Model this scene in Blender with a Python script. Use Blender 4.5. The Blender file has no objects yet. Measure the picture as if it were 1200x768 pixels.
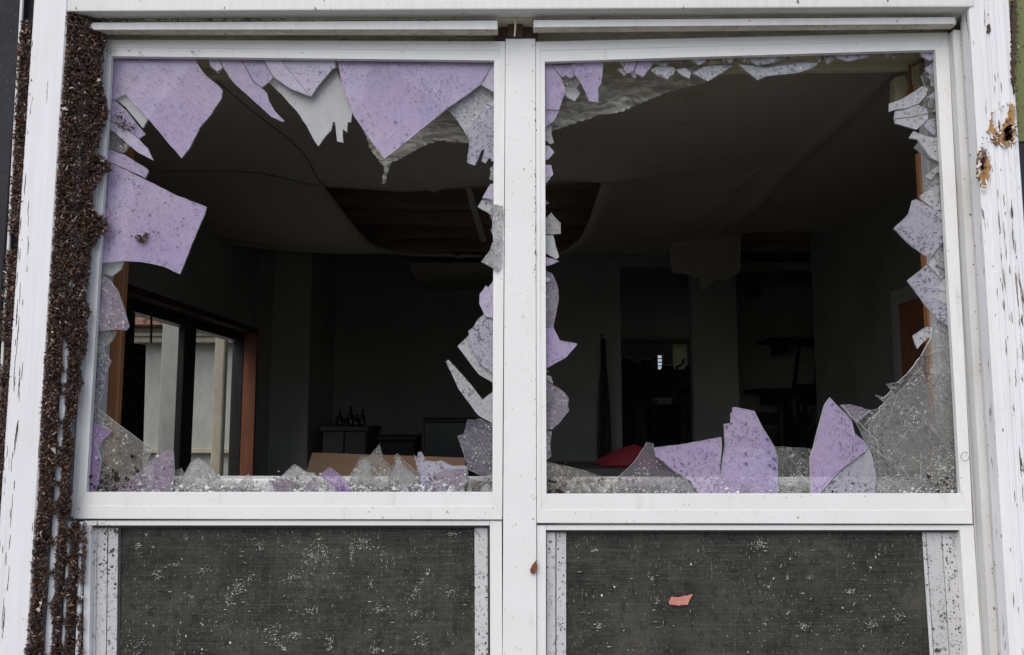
import bpy, bmesh, math, random
from mathutils import Vector, Matrix, noise as mnoise
random.seed(7)
S = bpy.context.scene
COL = S.collection
# ------------------------------------------------------------------ camera
F, CX, CY = 960.0, 600.0, 384.0
TH = math.radians(6.2)
CAM = Vector((0.0, -1.65, 1.60))
cam = bpy.data.objects.new("camera", bpy.data.cameras.new("camera"))
COL.objects.link(cam)
cam.location = CAM
cam.rotation_euler = (math.pi/2 + TH, 0, 0)
cam.data.sensor_width = 36
cam.data.lens = 36*F/1200
cam.data.clip_start = 0.02
cam.data.clip_end = 2000
S.camera = cam
# ------------------------------------------------------------------ world, sun
SUN_EL, SUN_AZ = math.radians(52), math.radians(205)
w = bpy.data.worlds.new("World"); S.world = w; w.use_nodes = True
wn = w.node_tree
sky = wn.nodes.new('ShaderNodeTexSky'); sky.sky_type = 'NISHITA'
sky.sun_disc = False; sky.sun_elevation = SUN_EL; sky.sun_rotation = SUN_AZ
sky.air_density = 0.8; sky.dust_density = 3.0; sky.ozone_density = 1.0
bg = wn.nodes['Background']; bg.inputs[1].default_value = 0.10
wn.links.new(sky.outputs[0], bg.inputs[0])
sl = bpy.data.lights.new("sun", 'SUN'); sl.energy = 0.8; sl.angle = math.radians(70); sl.color = (1, .965, .92)
so = bpy.data.objects.new("sun", sl); COL.objects.link(so)
# direction to the sun: azimuth measured from +Y clockwise
sd = Vector((math.sin(SUN_AZ)*math.cos(SUN_EL), math.cos(SUN_AZ)*math.cos(SUN_EL), math.sin(SUN_EL)))
so.rotation_euler = sd.to_track_quat('Z', 'Y').to_euler()
so.location = (2, -6, 8)
S.view_settings.view_transform = 'Standard'; S.view_settings.look = 'None'
S.view_settings.exposure = 0.85; S.view_settings.gamma = 1.0
S.cycles.max_bounces = 10; S.cycles.diffuse_bounces = 8; S.cycles.transparent_max_bounces = 24
S.cycles.sample_clamp_indirect = 4.0

# ------------------------------------------------------------------ projection helpers
_c, _s = math.cos(TH), math.sin(TH)
def ray(px, py):
    a, b = px-CX, CY-py
    return Vector((a, F*_c - b*_s, F*_s + b*_c))
def P(px, py, Y):
    d = ray(px, py); t = (Y-CAM.y)/d.y
    return CAM + d*t
def PZ(px, py, z):
    d = ray(px, py); t = (z-CAM.z)/d.z
    return CAM + d*t
def PX(px, py, x):
    d = ray(px, py); t = (x-CAM.x)/d.x
    return CAM + d*t

# ------------------------------------------------------------------ object helpers
def tag(o, label=None, cat=None, group=None, kind=None):
    if label: o['label'] = label
    if cat: o['category'] = cat
    if group: o['group'] = group
    if kind: o['kind'] = kind
    return o
def empty(name, loc, label, cat, group=None, kind='thing', parent=None):
    o = bpy.data.objects.new(name, None); COL.objects.link(o)
    o.location = loc; o.empty_display_size = 0.05
    if parent is not None:
        o.parent = parent; o.location = Vector(loc)-Vector(parent.location); kind = None
    return tag(o, label, cat, group, kind)
def link_mesh(name, bm, mats, parent=None, smooth=False):
    """origin goes to the middle of the mesh; parent keeps world place"""
    bm.normal_update()
    lo = Vector((1e9,)*3); hi = Vector((-1e9,)*3)
    for v in bm.verts:
        for i in range(3):
            lo[i] = min(lo[i], v.co[i]); hi[i] = max(hi[i], v.co[i])
    c = (lo+hi)/2
    for v in bm.verts: v.co -= c
    me = bpy.data.meshes.new(name); bm.to_mesh(me); bm.free()
    if not isinstance(mats, (list, tuple)): mats = [mats]
    for m in mats: me.materials.append(m)
    if smooth:
        for p in me.polygons: p.use_smooth = True
    o = bpy.data.objects.new(name, me); COL.objects.link(o)
    o.location = c
    if parent is not None:
        o.parent = parent; pc = Vector(parent.location); q = parent.parent
        while q is not None:
            pc += Vector(q.location); q = q.parent
        o.location = c - pc
    return o
def bevel(bm, w, seg=1):
    if w:
        bmesh.ops.bevel(bm, geom=list(bm.edges), offset=w, segments=seg, affect='EDGES', profile=.6, clamp_overlap=True)
def bm_poly(pts, y0, y1, bm=None, mi=0, ms=0):
    """prism from 3-D front points (all near y0) going straight back to y1"""
    bm = bm or bmesh.new()
    f = [bm.verts.new((p.x, p.y if y0 is None else y0, p.z)) for p in pts]
    b = [bm.verts.new((p.x, y1 + (0 if y0 is not None else p.y), p.z)) for p in pts]
    n = len(f)
    fs = [bm.faces.new(f), bm.faces.new(b[::-1])]
    for q in fs: q.material_index = mi
    for i in range(n):
        q = bm.faces.new((f[i], b[i], b[(i+1) % n], f[(i+1) % n])); q.material_index = ms
    bmesh.ops.recalc_face_normals(bm, faces=list(bm.faces))
    return bm
def prism(name, px, y0, y1, m, parent=None, bv=0.0012, seg=2):
    bm = bm_poly([P(a, b, y0) for a, b in px], y0, y1)
    bevel(bm, bv, seg)
    return link_mesh(name, bm, m, parent)
def bm_box(x0, x1, y0, y1, z0, z1, bm=None):
    bm = bm or bmesh.new()
    v = [bm.verts.new((x, y, z)) for x in (x0, x1) for y in (y0, y1) for z in (z0, z1)]
    for q in ((0,1,3,2),(4,6,7,5),(0,4,5,1),(2,3,7,6),(0,2,6,4),(1,5,7,3)):
        bm.faces.new([v[i] for i in q])
    bmesh.ops.recalc_face_normals(bm, faces=list(bm.faces))
    return bm
def box(name, x0, x1, y0, y1, z0, z1, m, parent=None, bv=0.002):
    bm = bm_box(min(x0,x1), max(x0,x1), min(y0,y1), max(y0,y1), min(z0,z1), max(z0,z1)); bevel(bm, bv)
    return link_mesh(name, bm, m, parent)
def tube(pts, r, n=8, bm=None):
    bm = bm or bmesh.new(); rings = []
    for i, p in enumerate(pts):
        t = (pts[min(i+1, len(pts)-1)] - pts[max(i-1, 0)]).normalized()
        u = t.orthogonal().normalized(); v = t.cross(u)
        rr = r[i] if isinstance(r, (list, tuple)) else r
        rings.append([bm.verts.new(p + (u*math.cos(2*math.pi*k/n) + v*math.sin(2*math.pi*k/n))*rr) for k in range(n)])
    for a, b in zip(rings, rings[1:]):
        for k in range(n): bm.faces.new((a[k], a[(k+1) % n], b[(k+1) % n], b[k]))
    bm.faces.new(rings[0][::-1]); bm.faces.new(rings[-1])
    bmesh.ops.recalc_face_normals(bm, faces=list(bm.faces))
    return bm
def lathe(prof, c, n=16, bm=None):
    bm = bm or bmesh.new(); rings = []
    for r, z in prof:
        rings.append([bm.verts.new((c[0]+r*math.cos(2*math.pi*k/n), c[1]+r*math.sin(2*math.pi*k/n), c[2]+z)) for k in range(n)])
    for a, b in zip(rings, rings[1:]):
        for k in range(n): bm.faces.new((a[k], a[(k+1) % n], b[(k+1) % n], b[k]))
    bm.faces.new(rings[0][::-1]); bm.faces.new(rings[-1])
    bmesh.ops.recalc_face_normals(bm, faces=list(bm.faces))
    return bm
def inpoly(x, y, poly):
    r = False; j = len(poly)-1
    for i in range(len(poly)):
        (a, b), (c, d) = poly[i], poly[j]
        if (b > y) != (d > y) and x < (c-a)*(y-b)/(d-b)+a: r = not r
        j = i
    return r

# ------------------------------------------------------------------ materials
class MB:
    def __init__(s, name):
        s.m = bpy.data.materials.new(name); s.m.use_nodes = True
        s.t = s.m.node_tree; s.b = s.t.nodes['Principled BSDF']
        tc = s.n('ShaderNodeTexCoord'); oi = s.n('ShaderNodeObjectInfo')
        k = s.math('MULTIPLY', oi.outputs['Random'], 37.0)
        ad = s.n('ShaderNodeVectorMath'); ad.operation = 'ADD'
        s.l(tc.outputs['Object'], ad.inputs[0]); s.l(k, ad.inputs[1])
        s.co = ad.outputs[0]
    def n(s, t): return s.t.nodes.new(t)
    def l(s, a, b): s.t.links.new(a, b)
    def put(s, v, sock):
        if hasattr(v, 'is_output') or isinstance(v, bpy.types.NodeSocket): s.l(v, sock)
        elif isinstance(v, (tuple, list)) and len(v) == 3 and sock.type == 'RGBA': sock.default_value = (*v, 1)
        else: sock.default_value = v
    def math(s, op, a, b=0.0, c=None):
        q = s.n('ShaderNodeMath'); q.operation = op
        s.put(a, q.inputs[0]); s.put(b, q.inputs[1])
        if c is not None: s.put(c, q.inputs[2])
        return q.outputs[0]
    def scaled(s, sc):
        q = s.n('ShaderNodeVectorMath'); q.operation = 'MULTIPLY'
        s.l(s.co, q.inputs[0]); q.inputs[1].default_value = sc
        return q.outputs[0]
    def noise(s, scale, detail=4, rough=.55, stretch=None, dist=0):
        q = s.n('ShaderNodeTexNoise'); q.inputs['Scale'].default_value = scale
        q.inputs['Detail'].default_value = detail; q.inputs['Roughness'].default_value = rough
        q.inputs['Distortion'].default_value = dist
        s.l(s.scaled(stretch) if stretch else s.co, q.inputs['Vector'])
        return q.outputs['Fac']
    def voro(s, scale, stretch=None, rnd=1.0):
        q = s.n('ShaderNodeTexVoronoi'); q.inputs['Scale'].default_value = scale
        q.inputs['Randomness'].default_value = rnd
        s.l(s.scaled(stretch) if stretch else s.co, q.inputs['Vector'])
        sx = s.n('ShaderNodeSeparateColor'); s.l(q.outputs['Color'], sx.inputs[0])
        return q.outputs['Distance'], sx.outputs[0], sx.outputs[1]
    def ramp(s, v, lo, hi, a=0.0, b=1.0):
        q = s.n('ShaderNodeMapRange'); q.clamp = True
        s.l(v, q.inputs[0]); q.inputs[1].default_value = lo; q.inputs[2].default_value = hi
        q.inputs[3].default_value = a; q.inputs[4].default_value = b
        return q.outputs[0]
    def mix(s, f, a, b):
        q = s.n('ShaderNodeMix'); q.data_type = 'RGBA'
        s.put(f, q.inputs['Factor']); s.put(a, q.inputs[6]); s.put(b, q.inputs[7])
        return q.outputs[2]
    def bump(s, h, strength, dist=.002):
        q = s.n('ShaderNodeBump'); q.inputs['Strength'].default_value = strength; q.inputs['Distance'].default_value = dist
        s.l(h, q.inputs['Height']); s.l(q.outputs[0], s.b.inputs['Normal'])
    def out(s, col, rough=.6, spec=.3, alpha=None, metal=0.0):
        s.put(col, s.b.inputs['Base Color']); s.put(rough, s.b.inputs['Roughness'])
        s.b.inputs['Specular IOR Level'].default_value = spec; s.b.inputs['Metallic'].default_value = metal
        if alpha is not None: s.put(alpha, s.b.inputs['Alpha'])
        return s.m
def specks(b, scale, keep, size, stretch=None, wob=.35):
    if not stretch: stretch = (1, 1, 1)
    q = b.n('ShaderNodeTexNoise'); q.inputs['Scale'].default_value = scale*2.2; q.inputs['Detail'].default_value = 2
    b.l(b.scaled(stretch), q.inputs['Vector'])
    sb = b.n('ShaderNodeVectorMath'); sb.operation = 'SUBTRACT'; b.l(q.outputs['Color'], sb.inputs[0]); sb.inputs[1].default_value = (.5, .5, .5)
    sc = b.n('ShaderNodeVectorMath'); sc.operation = 'SCALE'; b.l(sb.outputs[0], sc.inputs[0]); sc.inputs['Scale'].default_value = wob*2.2/scale
    ad = b.n('ShaderNodeVectorMath'); ad.operation = 'ADD'; b.l(b.scaled(stretch), ad.inputs[0]); b.l(sc.outputs[0], ad.inputs[1])
    v = b.n('ShaderNodeTexVoronoi'); v.inputs['Scale'].default_value = scale; b.l(ad.outputs[0], v.inputs['Vector'])
    sx = b.n('ShaderNodeSeparateColor'); b.l(v.outputs['Color'], sx.inputs[0])
    d, r, g = v.outputs['Distance'], sx.outputs[0], sx.outputs[1]
    inside = b.ramp(b.math('SUBTRACT', d, b.math('MULTIPLY', b.math('ADD', b.math('MULTIPLY', g, .7), .3), size)), -.05, .03, 1.0, 0.0)
    return b.math('MULTIPLY', inside, b.math('GREATER_THAN', r, 1-keep))

def m_plain(name, c, var=.25, scale=8, rough=.7, spec=.2, bump=.15, stretch=None):
    b = MB(name); f = b.noise(scale, 6, .6, stretch); f2 = b.noise(scale*7, 5, .65, stretch)
    g = b.math('ADD', b.math('MULTIPLY', f, .6), b.math('MULTIPLY', f2, .4))
    col = b.mix(b.ramp(g, .3, .7), tuple(x*(1-var) for x in c), tuple(min(1, x*(1+var)) for x in c))
    if bump: b.bump(f2, bump, .003)
    return b.out(col, rough, spec)
def m_vinyl():
    b = MB("white_vinyl")
    f = b.noise(5, 6, .65); sp = specks(b, 55, .16, .13); st = b.noise(30, 5, .7, (1, 1, .25))
    col = b.mix(b.ramp(f, .35, .75), (.80, .81, .80), (.74, .75, .73))
    col = b.mix(b.ramp(st, .58, .82, 0, .42), col, (.42, .40, .33))
    s2 = specks(b, 130, .10, .22); col = b.mix(b.math('MULTIPLY', s2, .6), col, (.2, .18, .14))
    col = b.mix(b.math('MULTIPLY', sp, .8), col, (.16, .13, .1))
    b.bump(b.noise(40, 3), .06, .001)
    return b.out(col, .38, .45)
def m_paint(name, base, grime, peel=.0, dirt=(.33, .30, .22)):
    b = MB(name)
    gr = b.noise(1.0, 6, .6, (90, 90, 3.5)); f = b.noise(6, 6, .65); pe = b.noise(1.0, 6, .72, (70, 70, 7), .6)
    sp = specks(b, 60, .22, .16, (1, 1, .6))
    col = b.mix(b.ramp(gr, .35, .7), base, tuple(x*.90 for x in base))
    col = b.mix(b.ramp(f, .5, .8, 0, grime), col, dirt)
    if peel:
        pk = b.ramp(pe, .71-peel*.12, .735-peel*.12)
        col = b.mix(pk, col, b.mix(b.ramp(b.noise(80), .4, .6), (.10, .08, .065), (.26, .20, .14)))
        h = b.math('SUBTRACT', b.math('MULTIPLY', gr, .5), pk)
    else: h = gr
    col = b.mix(b.math('MULTIPLY', sp, .85), col, (.10, .08, .06))
    b.bump(h, .35, .0015)
    return b.out(col, .5, .35)
def m_dirtyhead():
    b = MB("grimy_white_paint")
    f = b.noise(1.0, 6, .7, (14, 30, 30)); d = b.noise(45, 6, .75, (.6, 1, 1)); sp = specks(b, 110, .5, .3)
    col = b.mix(b.ramp(f, .3, .7), (.74, .73, .65), (.44, .41, .31))
    col = b.mix(b.ramp(d, .58, .70, 0, .85), col, (.10, .075, .045))
    col = b.mix(b.math('MULTIPLY', sp, .7), col, (.07, .05, .035))
    b.bump(d, .4, .002)
    return b.out(col, .7, .2)
def m_shard(name, c, alpha, dark=(.2, .12, .3), keep=.5, size=.35, scale=85, white=.0, var=.15, rough=.20, dirt=0.0, c2=None, patch=0.0):
    b = MB(name)
    lo = b.noise(9, 5, .6); md = b.noise(42, 6, .7); fi = b.noise(170, 5, .75); st = b.noise(1.0, 5, .65, (60, 60, 9))
    c2 = c2 or tuple(x*.82 for x in c)
    col = b.mix(b.ramp(lo, .35, .65), tuple(x*(1-var*.5) for x in c), c2)
    col = b.mix(b.ramp(b.noise(4.5, 4, .6), .42, .70, 0, .55), col, tuple(sum(c)/3*.55+x*.45 for x in c))
    col = b.mix(b.ramp(md, .42, .72, 0, .45), col, tuple(x*.66 for x in c))
    col = b.mix(b.ramp(st, .55, .8, 0, .25), col, tuple(min(1, x*1.25) for x in c))
    col = b.mix(b.ramp(fi, .48, .72, 0, .4), col, tuple(x*.5 for x in c))
    sp = specks(b, scale, keep, size); s2 = specks(b, scale*1.9, keep*.8, size*1.05); s3 = specks(b, scale*.45, keep*.13, size*.42); s4 = specks(b, scale*1.35, keep*.9, size*.85); sp = b.math('MAXIMUM', sp, s4)
    spk = b.math('MAXIMUM', b.math('MAXIMUM', sp, s2), s3)
    pit = b.math('MULTIPLY', b.ramp(b.noise(165, 2, .5), .545, .62), b.ramp(b.noise(11, 4), .34, .56, .25, 1.0))
    spk = b.math('MAXIMUM', b.math('MULTIPLY', spk, b.ramp(b.noise(17, 4, .6), 0.34, .56, .42, 1.0)), b.math('MULTIPLY', pit, min(1.0, keep*1.45)))
    col = b.mix(b.math('MULTIPLY', spk, .86), col, tuple(x*.45 for x in dark))
    al = b.math('ADD', b.ramp(md, .3, .7, alpha*.85, min(1, alpha*1.12)), b.math('MULTIPLY', spk, .45))
    if patch:
        pt = b.ramp(b.noise(20, 7, .72, (1, 1, .7)), .44, .68); p2 = b.ramp(b.noise(95, 5, .8), .47, .66)
        al = b.math('ADD', al, b.math('MULTIPLY', b.math('MULTIPLY', pt, p2), patch*.55)); al = b.math('ADD', al, b.math('MULTIPLY', pt, patch*.10))
    if white:  # pale specks, with the sparkle of broken glass painted in
        ws = specks(b, 120, white, .36, None, .6); wf = specks(b, 260, white*1.3, .42, None, .6); wl = b.ramp(b.noise(190, 6, .85), .60, .66)
        wm = b.math('MAXIMUM', b.math('MAXIMUM', ws, wf), b.math('MULTIPLY', wl, .7))
        cl = b.ramp(b.noise(26, 5, .7), .40, .62)
        wm = b.math('MULTIPLY', wm, cl)
        col = b.mix(wm, col, (.66, .67, .64)); al = b.math('ADD', al, b.math('MULTIPLY', wm, .65))
    if dirt:
        dm = b.math('MULTIPLY', b.ramp(b.noise(70, 7, .8), .50, .60, 0, dirt), b.ramp(b.noise(16, 5, .7), .38, .6))
        col = b.mix(dm, col, (.11, .10, .08)); al = b.math('ADD', al, b.math('MULTIPLY', dm, .5))
    al = b.math('MINIMUM', al, 1.0)
    b.bump(b.math('ADD', fi, md), .22, .0012)
    return b.out(col, rough, .5, al)
def m_bark():
    b = MB("shredded_bark"); g = b.n('ShaderNodeNewGeometry')
    cr = b.n('ShaderNodeValToRGB'); b.l(g.outputs['Random Per Island'], cr.inputs[0])
    e = cr.color_ramp.elements
    e[0].position = 0; e[0].color = (.030, .018, .014, 1)
    e[1].position = 1; e[1].color = (.62, .58, .52, 1)
    for p, c in ((.40, (.062, .037, .029, 1)), (.68, (.108, .066, .050, 1)), (.86, (.165, .105, .078, 1)), (.94, (.25, .13, .07, 1)), (.975, (.34, .28, .23, 1))):
        q = e.new(p); q.color = c
    return b.out(cr.outputs[0], .75, .25)
def m_wood(name, c, rough=.5, sc=(30, 30, 2)):
    b = MB(name); g = b.noise(1.0, 6, .6, sc, 1.0); f = b.noise(5, 4)
    col = b.mix(b.ramp(g, .3, .7), tuple(x*.62 for x in c), tuple(min(1, x*1.2) for x in c))
    col = b.mix(b.ramp(f, .5, .75, 0, .35), col, tuple(x*.5 for x in c))
    b.bump(g, .2, .001)
    return b.out(col, rough, .3)
def m_screen():
    b = MB("dirty_insect_mesh")
    h = b.noise(1.0, 3, .6, (9, 9, 420)); v = b.noise(1.0, 3, .6, (420, 9, 9)); f = b.noise(7, 6, .7); m = b.noise(60, 5, .8)
    col = b.mix(b.ramp(f, .34, .66), (.012, .013, .011), (.056, .055, .046))
    col = b.mix(b.ramp(h, .47, .78, 0, .5), col, (.105, .105, .095))
    col = b.mix(b.ramp(v, .52, .78, 0, .3), col, (.11, .11, .10))
    col = b.mix(b.ramp(m, .50, .64, 0, .7), col, (.012, .011, .010))
    g2 = b.ramp(b.noise(4, 5, .7), .58, .72, 0, .5); col = b.mix(g2, col, (.075, .072, .045))
    g3 = b.math('MULTIPLY', b.ramp(b.noise(260, 3, .7), .60, .70), b.ramp(b.noise(13, 5, .7), .45, .65, .15, .8)); col = b.mix(g3, col, (.30, .30, .27))
    cl = b.ramp(b.noise(9, 4, .6), .46, .62)
    s1 = specks(b, 1.0, .30, .34, (60, 60, 190)); s2 = specks(b, 1.0, .28, .34, (190, 190, 60)); s3 = specks(b, 170, .2, .36)
    wsp = b.math('MULTIPLY', b.math('MAXIMUM', b.math('MAXIMUM', s1, s2), s3), cl)
    brk = b.ramp(b.noise(300, 2), .45, .6)
    col = b.mix(b.math('MULTIPLY', b.math('MULTIPLY', wsp, brk), .45), col, (.42, .41, .38))
    b.bump(h, .25, .001)
    return b.out(col, .65, .25)
def m_spotted():
    b = MB("mould_spotted_track")
    f = b.noise(5, 5); s1 = specks(b, 130, .55, .42); s2 = specks(b, 230, .5, .4)
    d = b.noise(60, 6, .75)
    cl = b.ramp(b.noise(1.0, 4, .6, (22, 22, 6)), .36, .54)
    sp = b.math('MULTIPLY', b.math('MAXIMUM', s1, s2), cl)
    col = b.mix(b.ramp(f, .3, .7), (.60, .60, .61), (.48, .48, .48))
    col = b.mix(b.math('MULTIPLY', sp, .95), col, (.03, .026, .025))
    col = b.mix(b.math('MULTIPLY', b.ramp(d, .56, .64, 0, .95), cl), col, (.035, .03, .028))
    return b.out(col, .6, .25)
def m_mottled(name, c, spot, amt=.5, sc=14):
    b = MB(name); f = b.noise(sc*.12, 6, .6); s_ = b.noise(sc, 7, .78); k = specks(b, sc*2.2, .35, .35)
    col = b.mix(b.ramp(f, .3, .7), c, tuple(x*.72 for x in c))
    col = b.mix(b.ramp(s_, .55, .72, 0, amt), col, spot)
    col = b.mix(b.math('MULTIPLY', k, amt), col, spot)
    b.bump(s_, .1, .003)
    return b.out(col, .8, .15)
def m_plastic():
    b = MB("crumpled_clear_plastic")
    r = b.noise(1.0, 6, .6, (22, 22, 60), 1.5)
    col = b.mix(b.ramp(r, .3, .7), (.50, .49, .40), (.80, .79, .70))
    b.bump(r, .6, .01)
    return b.out(col, .22, .6, b.ramp(r, .35, .72, .22, .75))
def m_glass(name, c, alpha, rough=.05):
    b = MB(name); f = b.noise(9, 6, .7); sp = specks(b, 90, .3, .25)
    return b.out(c, rough, .5, b.math('ADD', b.ramp(f, .4, .75, alpha*.5, alpha*1.6), b.math('MULTIPLY', sp, .25)))

M = {}
M['vinyl'] = m_vinyl()
M['paint_l'] = m_paint("white_casing_paint", (.78, .80, .82), .14, .42)
M['paint_r'] = m_paint("peeling_white_casing_paint", (.84, .86, .88), .12, .84)
M['paint_h'] = m_paint("weathered_head_paint", (.76, .77, .76), .28, .1)
M['jamb'] = m_paint("grey_white_jamb_paint", (.68, .69, .68), .34, .25)
M['grime'] = m_dirtyhead()
M['purple'] = m_shard("lavender_film_glass", (.68, .58, .92), .37, (.10, .07, .17), .55, .36, 85, c2=(.72, .56, .84))
M['purple_clean'] = m_shard("pale_lavender_film_glass", (.68, .63, .83), .52, (.15, .12, .22), .42, .36, 85, c2=(.72, .62, .80))
M['violet'] = m_shard("violet_film_glass", (.46, .29, .62), .38, (.10, .05, .15), .5, .36, 90, .22, .3, .3, .5)
M['lilac'] = m_shard("lilac_grey_glass", (.55, .54, .66), .52, (.10, .09, .14), .7, .40, 80, c2=(.52, .53, .58))
M['grey'] = m_shard("grey_laminate_glass", (.56, .58, .58), .64, (.22, .22, .22), .3, .28, 75, c2=(.58, .59, .61))
M['speck_grey'] = m_shard("speckled_grey_glass", (.58, .60, .61), .62, (.11, .11, .12), .72, .38, 85, .06, c2=(.58, .58, .64))
M['ice'] = m_shard("crushed_white_glass", (.60, .62, .60), .42, (.10, .10, .09), .5, .36, 60, .5, .3, .25, .7)
M['dirty'] = m_shard("dirty_clear_glass", (.40, .41, .39), .075, (.05, .05, .045), .35, .30, 75, .6, .3, .10, .8, patch=.6)
M['dark'] = m_shard("dark_glass_painted_sparkle", (.30, .28, .35), .17, (.05, .045, .06), .5, .36, 80, .5, .3, .15, .4, patch=.4)  # sparkle comes from white specks put into the colour
M['muddy'] = m_shard("muddy_clear_glass", (.44, .43, .38), .20, (.07, .055, .04), .6, .4, 45, .4, .35, .2, 1.0, patch=.5)
M['mauve'] = m_shard("mauve_grey_glass", (.48, .40, .52), .30, (.10, .07, .12), .55, .40, 75, .35, .3, .2, .7, patch=.3)
M['edge'] = m_plain("broken_glass_edge", (.66, .68, .70), .25, 120, .15, .7, 0)  # paler than the glass, painting in light caught on broken edges
_b = MB('painted_rim_highlight')
M['rim'] = _b.out((.60, .61, .64), .2, .6, _b.ramp(_b.noise(38, 5, .7), .42, .66, .0, .62))  # patchy pale colour paints the highlight along chipped shard edges
M['crack'] = m_plain("bright_crack", (.42, .44, .42), .1, 200, .3, .5, 0)
M['crackd'] = m_plain("dark_crack", (.12, .11, .12), .2, 200, .5, .3, 0)
M['bark'] = m_bark()
M['bark_base'] = m_plain("packed_bark_mulch", (.045, .029, .022), .5, 120, .9, .1, .8)
M['siding'] = m_mottled("blue_black_siding", (.040, .042, .050), (.12, .12, .13), .3, 60)
M['green'] = m_mottled("green_mossy_board", (.22, .25, .11), (.09, .07, .03), .8, 40)
M['bare'] = m_wood("bare_orange_wood", (.42, .24, .10), .75, (160, 160, 10))
M['brownwood'] = m_wood("wet_brown_wood", (.085, .052, .040), .7, (5, 60, 60))
M['pinew'] = m_wood("orange_pine_trim", (.46, .20, .085), .4)
M['olive'] = m_mottled("stained_cream_header", (.62, .58, .41), (.26, .22, .13), .5, 30)
M['ceil'] = m_mottled("water_stained_ceiling", (.47, .455, .39), (.30, .275, .21), .4, 5)
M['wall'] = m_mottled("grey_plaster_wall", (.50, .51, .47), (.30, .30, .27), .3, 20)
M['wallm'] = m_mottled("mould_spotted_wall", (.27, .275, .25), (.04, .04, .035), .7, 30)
M['walld'] = m_mottled("shade_painted_plaster", (.40, .41, .39), (.25, .26, .24), .3, 16)  # wall plaster again, colour darkened for the less lit walls
M['floor'] = m_wood("dark_floor_boards", (.20, .155, .12), .55, (8, 1, 8))
M['joist'] = m_wood("old_joist_wood", (.34, .24, .17), .8, (2, 30, 30))
M['attic'] = m_plain("dark_roof_boards", (.045, .036, .03), .3, 10, .9, .1)
M['blackframe'] = m_plain("black_metal_frame", (.045, .045, .043), .3, 20, .4, .4)
M['reddoor'] = m_wood("red_brown_wood", (.36, .15, .09), .45)
M['concrete'] = m_mottled("pale_outside_wall", (.40, .42, .39), (.28, .30, .26), .35, 6)
M['beige'] = m_mottled("beige_outside_trim", (.46, .44, .35), (.3, .28, .22), .4, 8)
M['tile'] = m_mottled("terracotta_roof_tile", (.30, .17, .12), (.2, .13, .1), .4, 30)
M['blackboard'] = m_mottled("stained_black_board", (.015, .014, .012), (.20, .18, .15), .85, 34)
M['cab'] = m_plain('grey_painted_wood', (.10, .10, .095), .2, 9, .6, .2)
M['card'] = m_plain("brown_cardboard", (.27, .17, .105), .12, 6, .85, .1, .05)
M['dark_obj'] = m_plain("dark_furniture", (.030, .029, .028), .3, 9, .5, .3)
M['teal'] = m_plain("dark_teal_plastic", (.012, .022, .025), .2, 9, .35, .4)
M['red'] = m_plain("dark_red_cloth", (.10, .008, .016), .35, 22, .6, .3, .6)
M['insul'] = m_mottled("torn_plaster_board", (.38, .37, .30), (.22, .21, .16), .6, 18)
M['ground'] = m_mottled("bare_ground", (.20, .19, .165), (.12, .11, .08), .5, 3)
M['plastic'] = m_plastic()
M['doorglass'] = m_glass("dusty_door_glass", (.35, .36, .32), .10)
M['screen'] = m_screen()
M['spotted'] = m_spotted()
_b = MB("pale_fleck"); _g = _b.n('ShaderNodeNewGeometry')
M['fleck'] = _b.out(_b.mix(_b.ramp(_g.outputs['Random Per Island'], .2, 1, 0, 1), (.16, .16, .145), (.74, .73, .68)), .8, .1)
M['pink'] = m_mottled("pink_paper", (.60, .24, .19), (.80, .66, .58), .9, 190)
M['leafb'] = m_plain("dead_leaf_brown", (.20, .075, .035), .4, 90, .7, .2, .4)
M['bottle'] = m_plain("dark_glassware", (.03, .035, .03), .2, 9, .12, .6, 0)
M['frost'] = m_plain("lit_curtain", (.55, .50, .34), .15, 12, .8, .1, .1)
M['gravel'] = m_plain("crushed_glass_crumbs", (.54, .56, .54), .4, 90, .12, .8, 0)
M['curt'] = m_plain('faded_dark_cloth', (.085, .082, .075), .3, 14, .9, .1)
M['flake'] = m_plain('lifted_paint_flake', (.72, .73, .74), .15, 60, .6, .3, 0)
# ================================================================== GROUND AND HOUSE WALL
bm = bmesh.new()
for a in ((-600, -600), (600, -600), (600, 600), (-600, 600)): bm.verts.new((a[0], a[1], 0))
bm.faces.new(bm.verts)
tag(link_mesh("ground", bm, M['ground']), "bare grey earth around the house", kind='structure')

XLc, XRc = P(56, 381, -.065).x, P(1167, 480, -.065).x
XLo, XRo = P(14, 380, -.065).x, P(1212, 400, -.065).x
Zhead = P(600, 11, -.065).z
Zsill = P(600, 925, 0).z
WY0, WY1 = -.040, .115
wall = empty("house_wall", (0, 0, 0), "dark clad outer wall round the broken window", None, kind='structure')
box("wall_panel", -4.2, XLc-.035, WY0+.012, WY1, 0, 3.4, M['siding'], wall, 0)
box("wall_panel", XRc+.035, 4.2, WY0+.012, WY1, 0, 3.4, M['siding'], wall, 0)
box("wall_panel", XLc-.035, XRc+.035, WY0+.012, WY1, 0, Zsill-.05, M['siding'], wall, 0)
box("wall_panel", XLc-.035, XRc+.035, WY0+.012, WY1, Zhead+.03, 3.4, M['siding'], wall, 0)
# siding sheets left and right, mossy board upper right
xs = P(20, 20, -.05).x
box("siding_sheet", -4.2, P(17, 120, -.05).x, -.05, WY0+.010, .1, 3.4, M['siding'], wall)
box("siding_sheet", XRo+.002, 4.2, -.05, WY0+.010, .1, P(1195, 168, -.05).z, M['siding'], wall)
prism("sheet_edge", [(24.5, -20), (27.5, -20), (-17, 800), (-20, 800)], -.056, -.0502, M['jamb'], wall, .001)
box("mossy_board", P(1190, 80, -.048).x-.006, 4.2, -.048, WY0+.010, P(1195, 166, -.05).z, 3.4, M['green'], wall)

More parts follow.
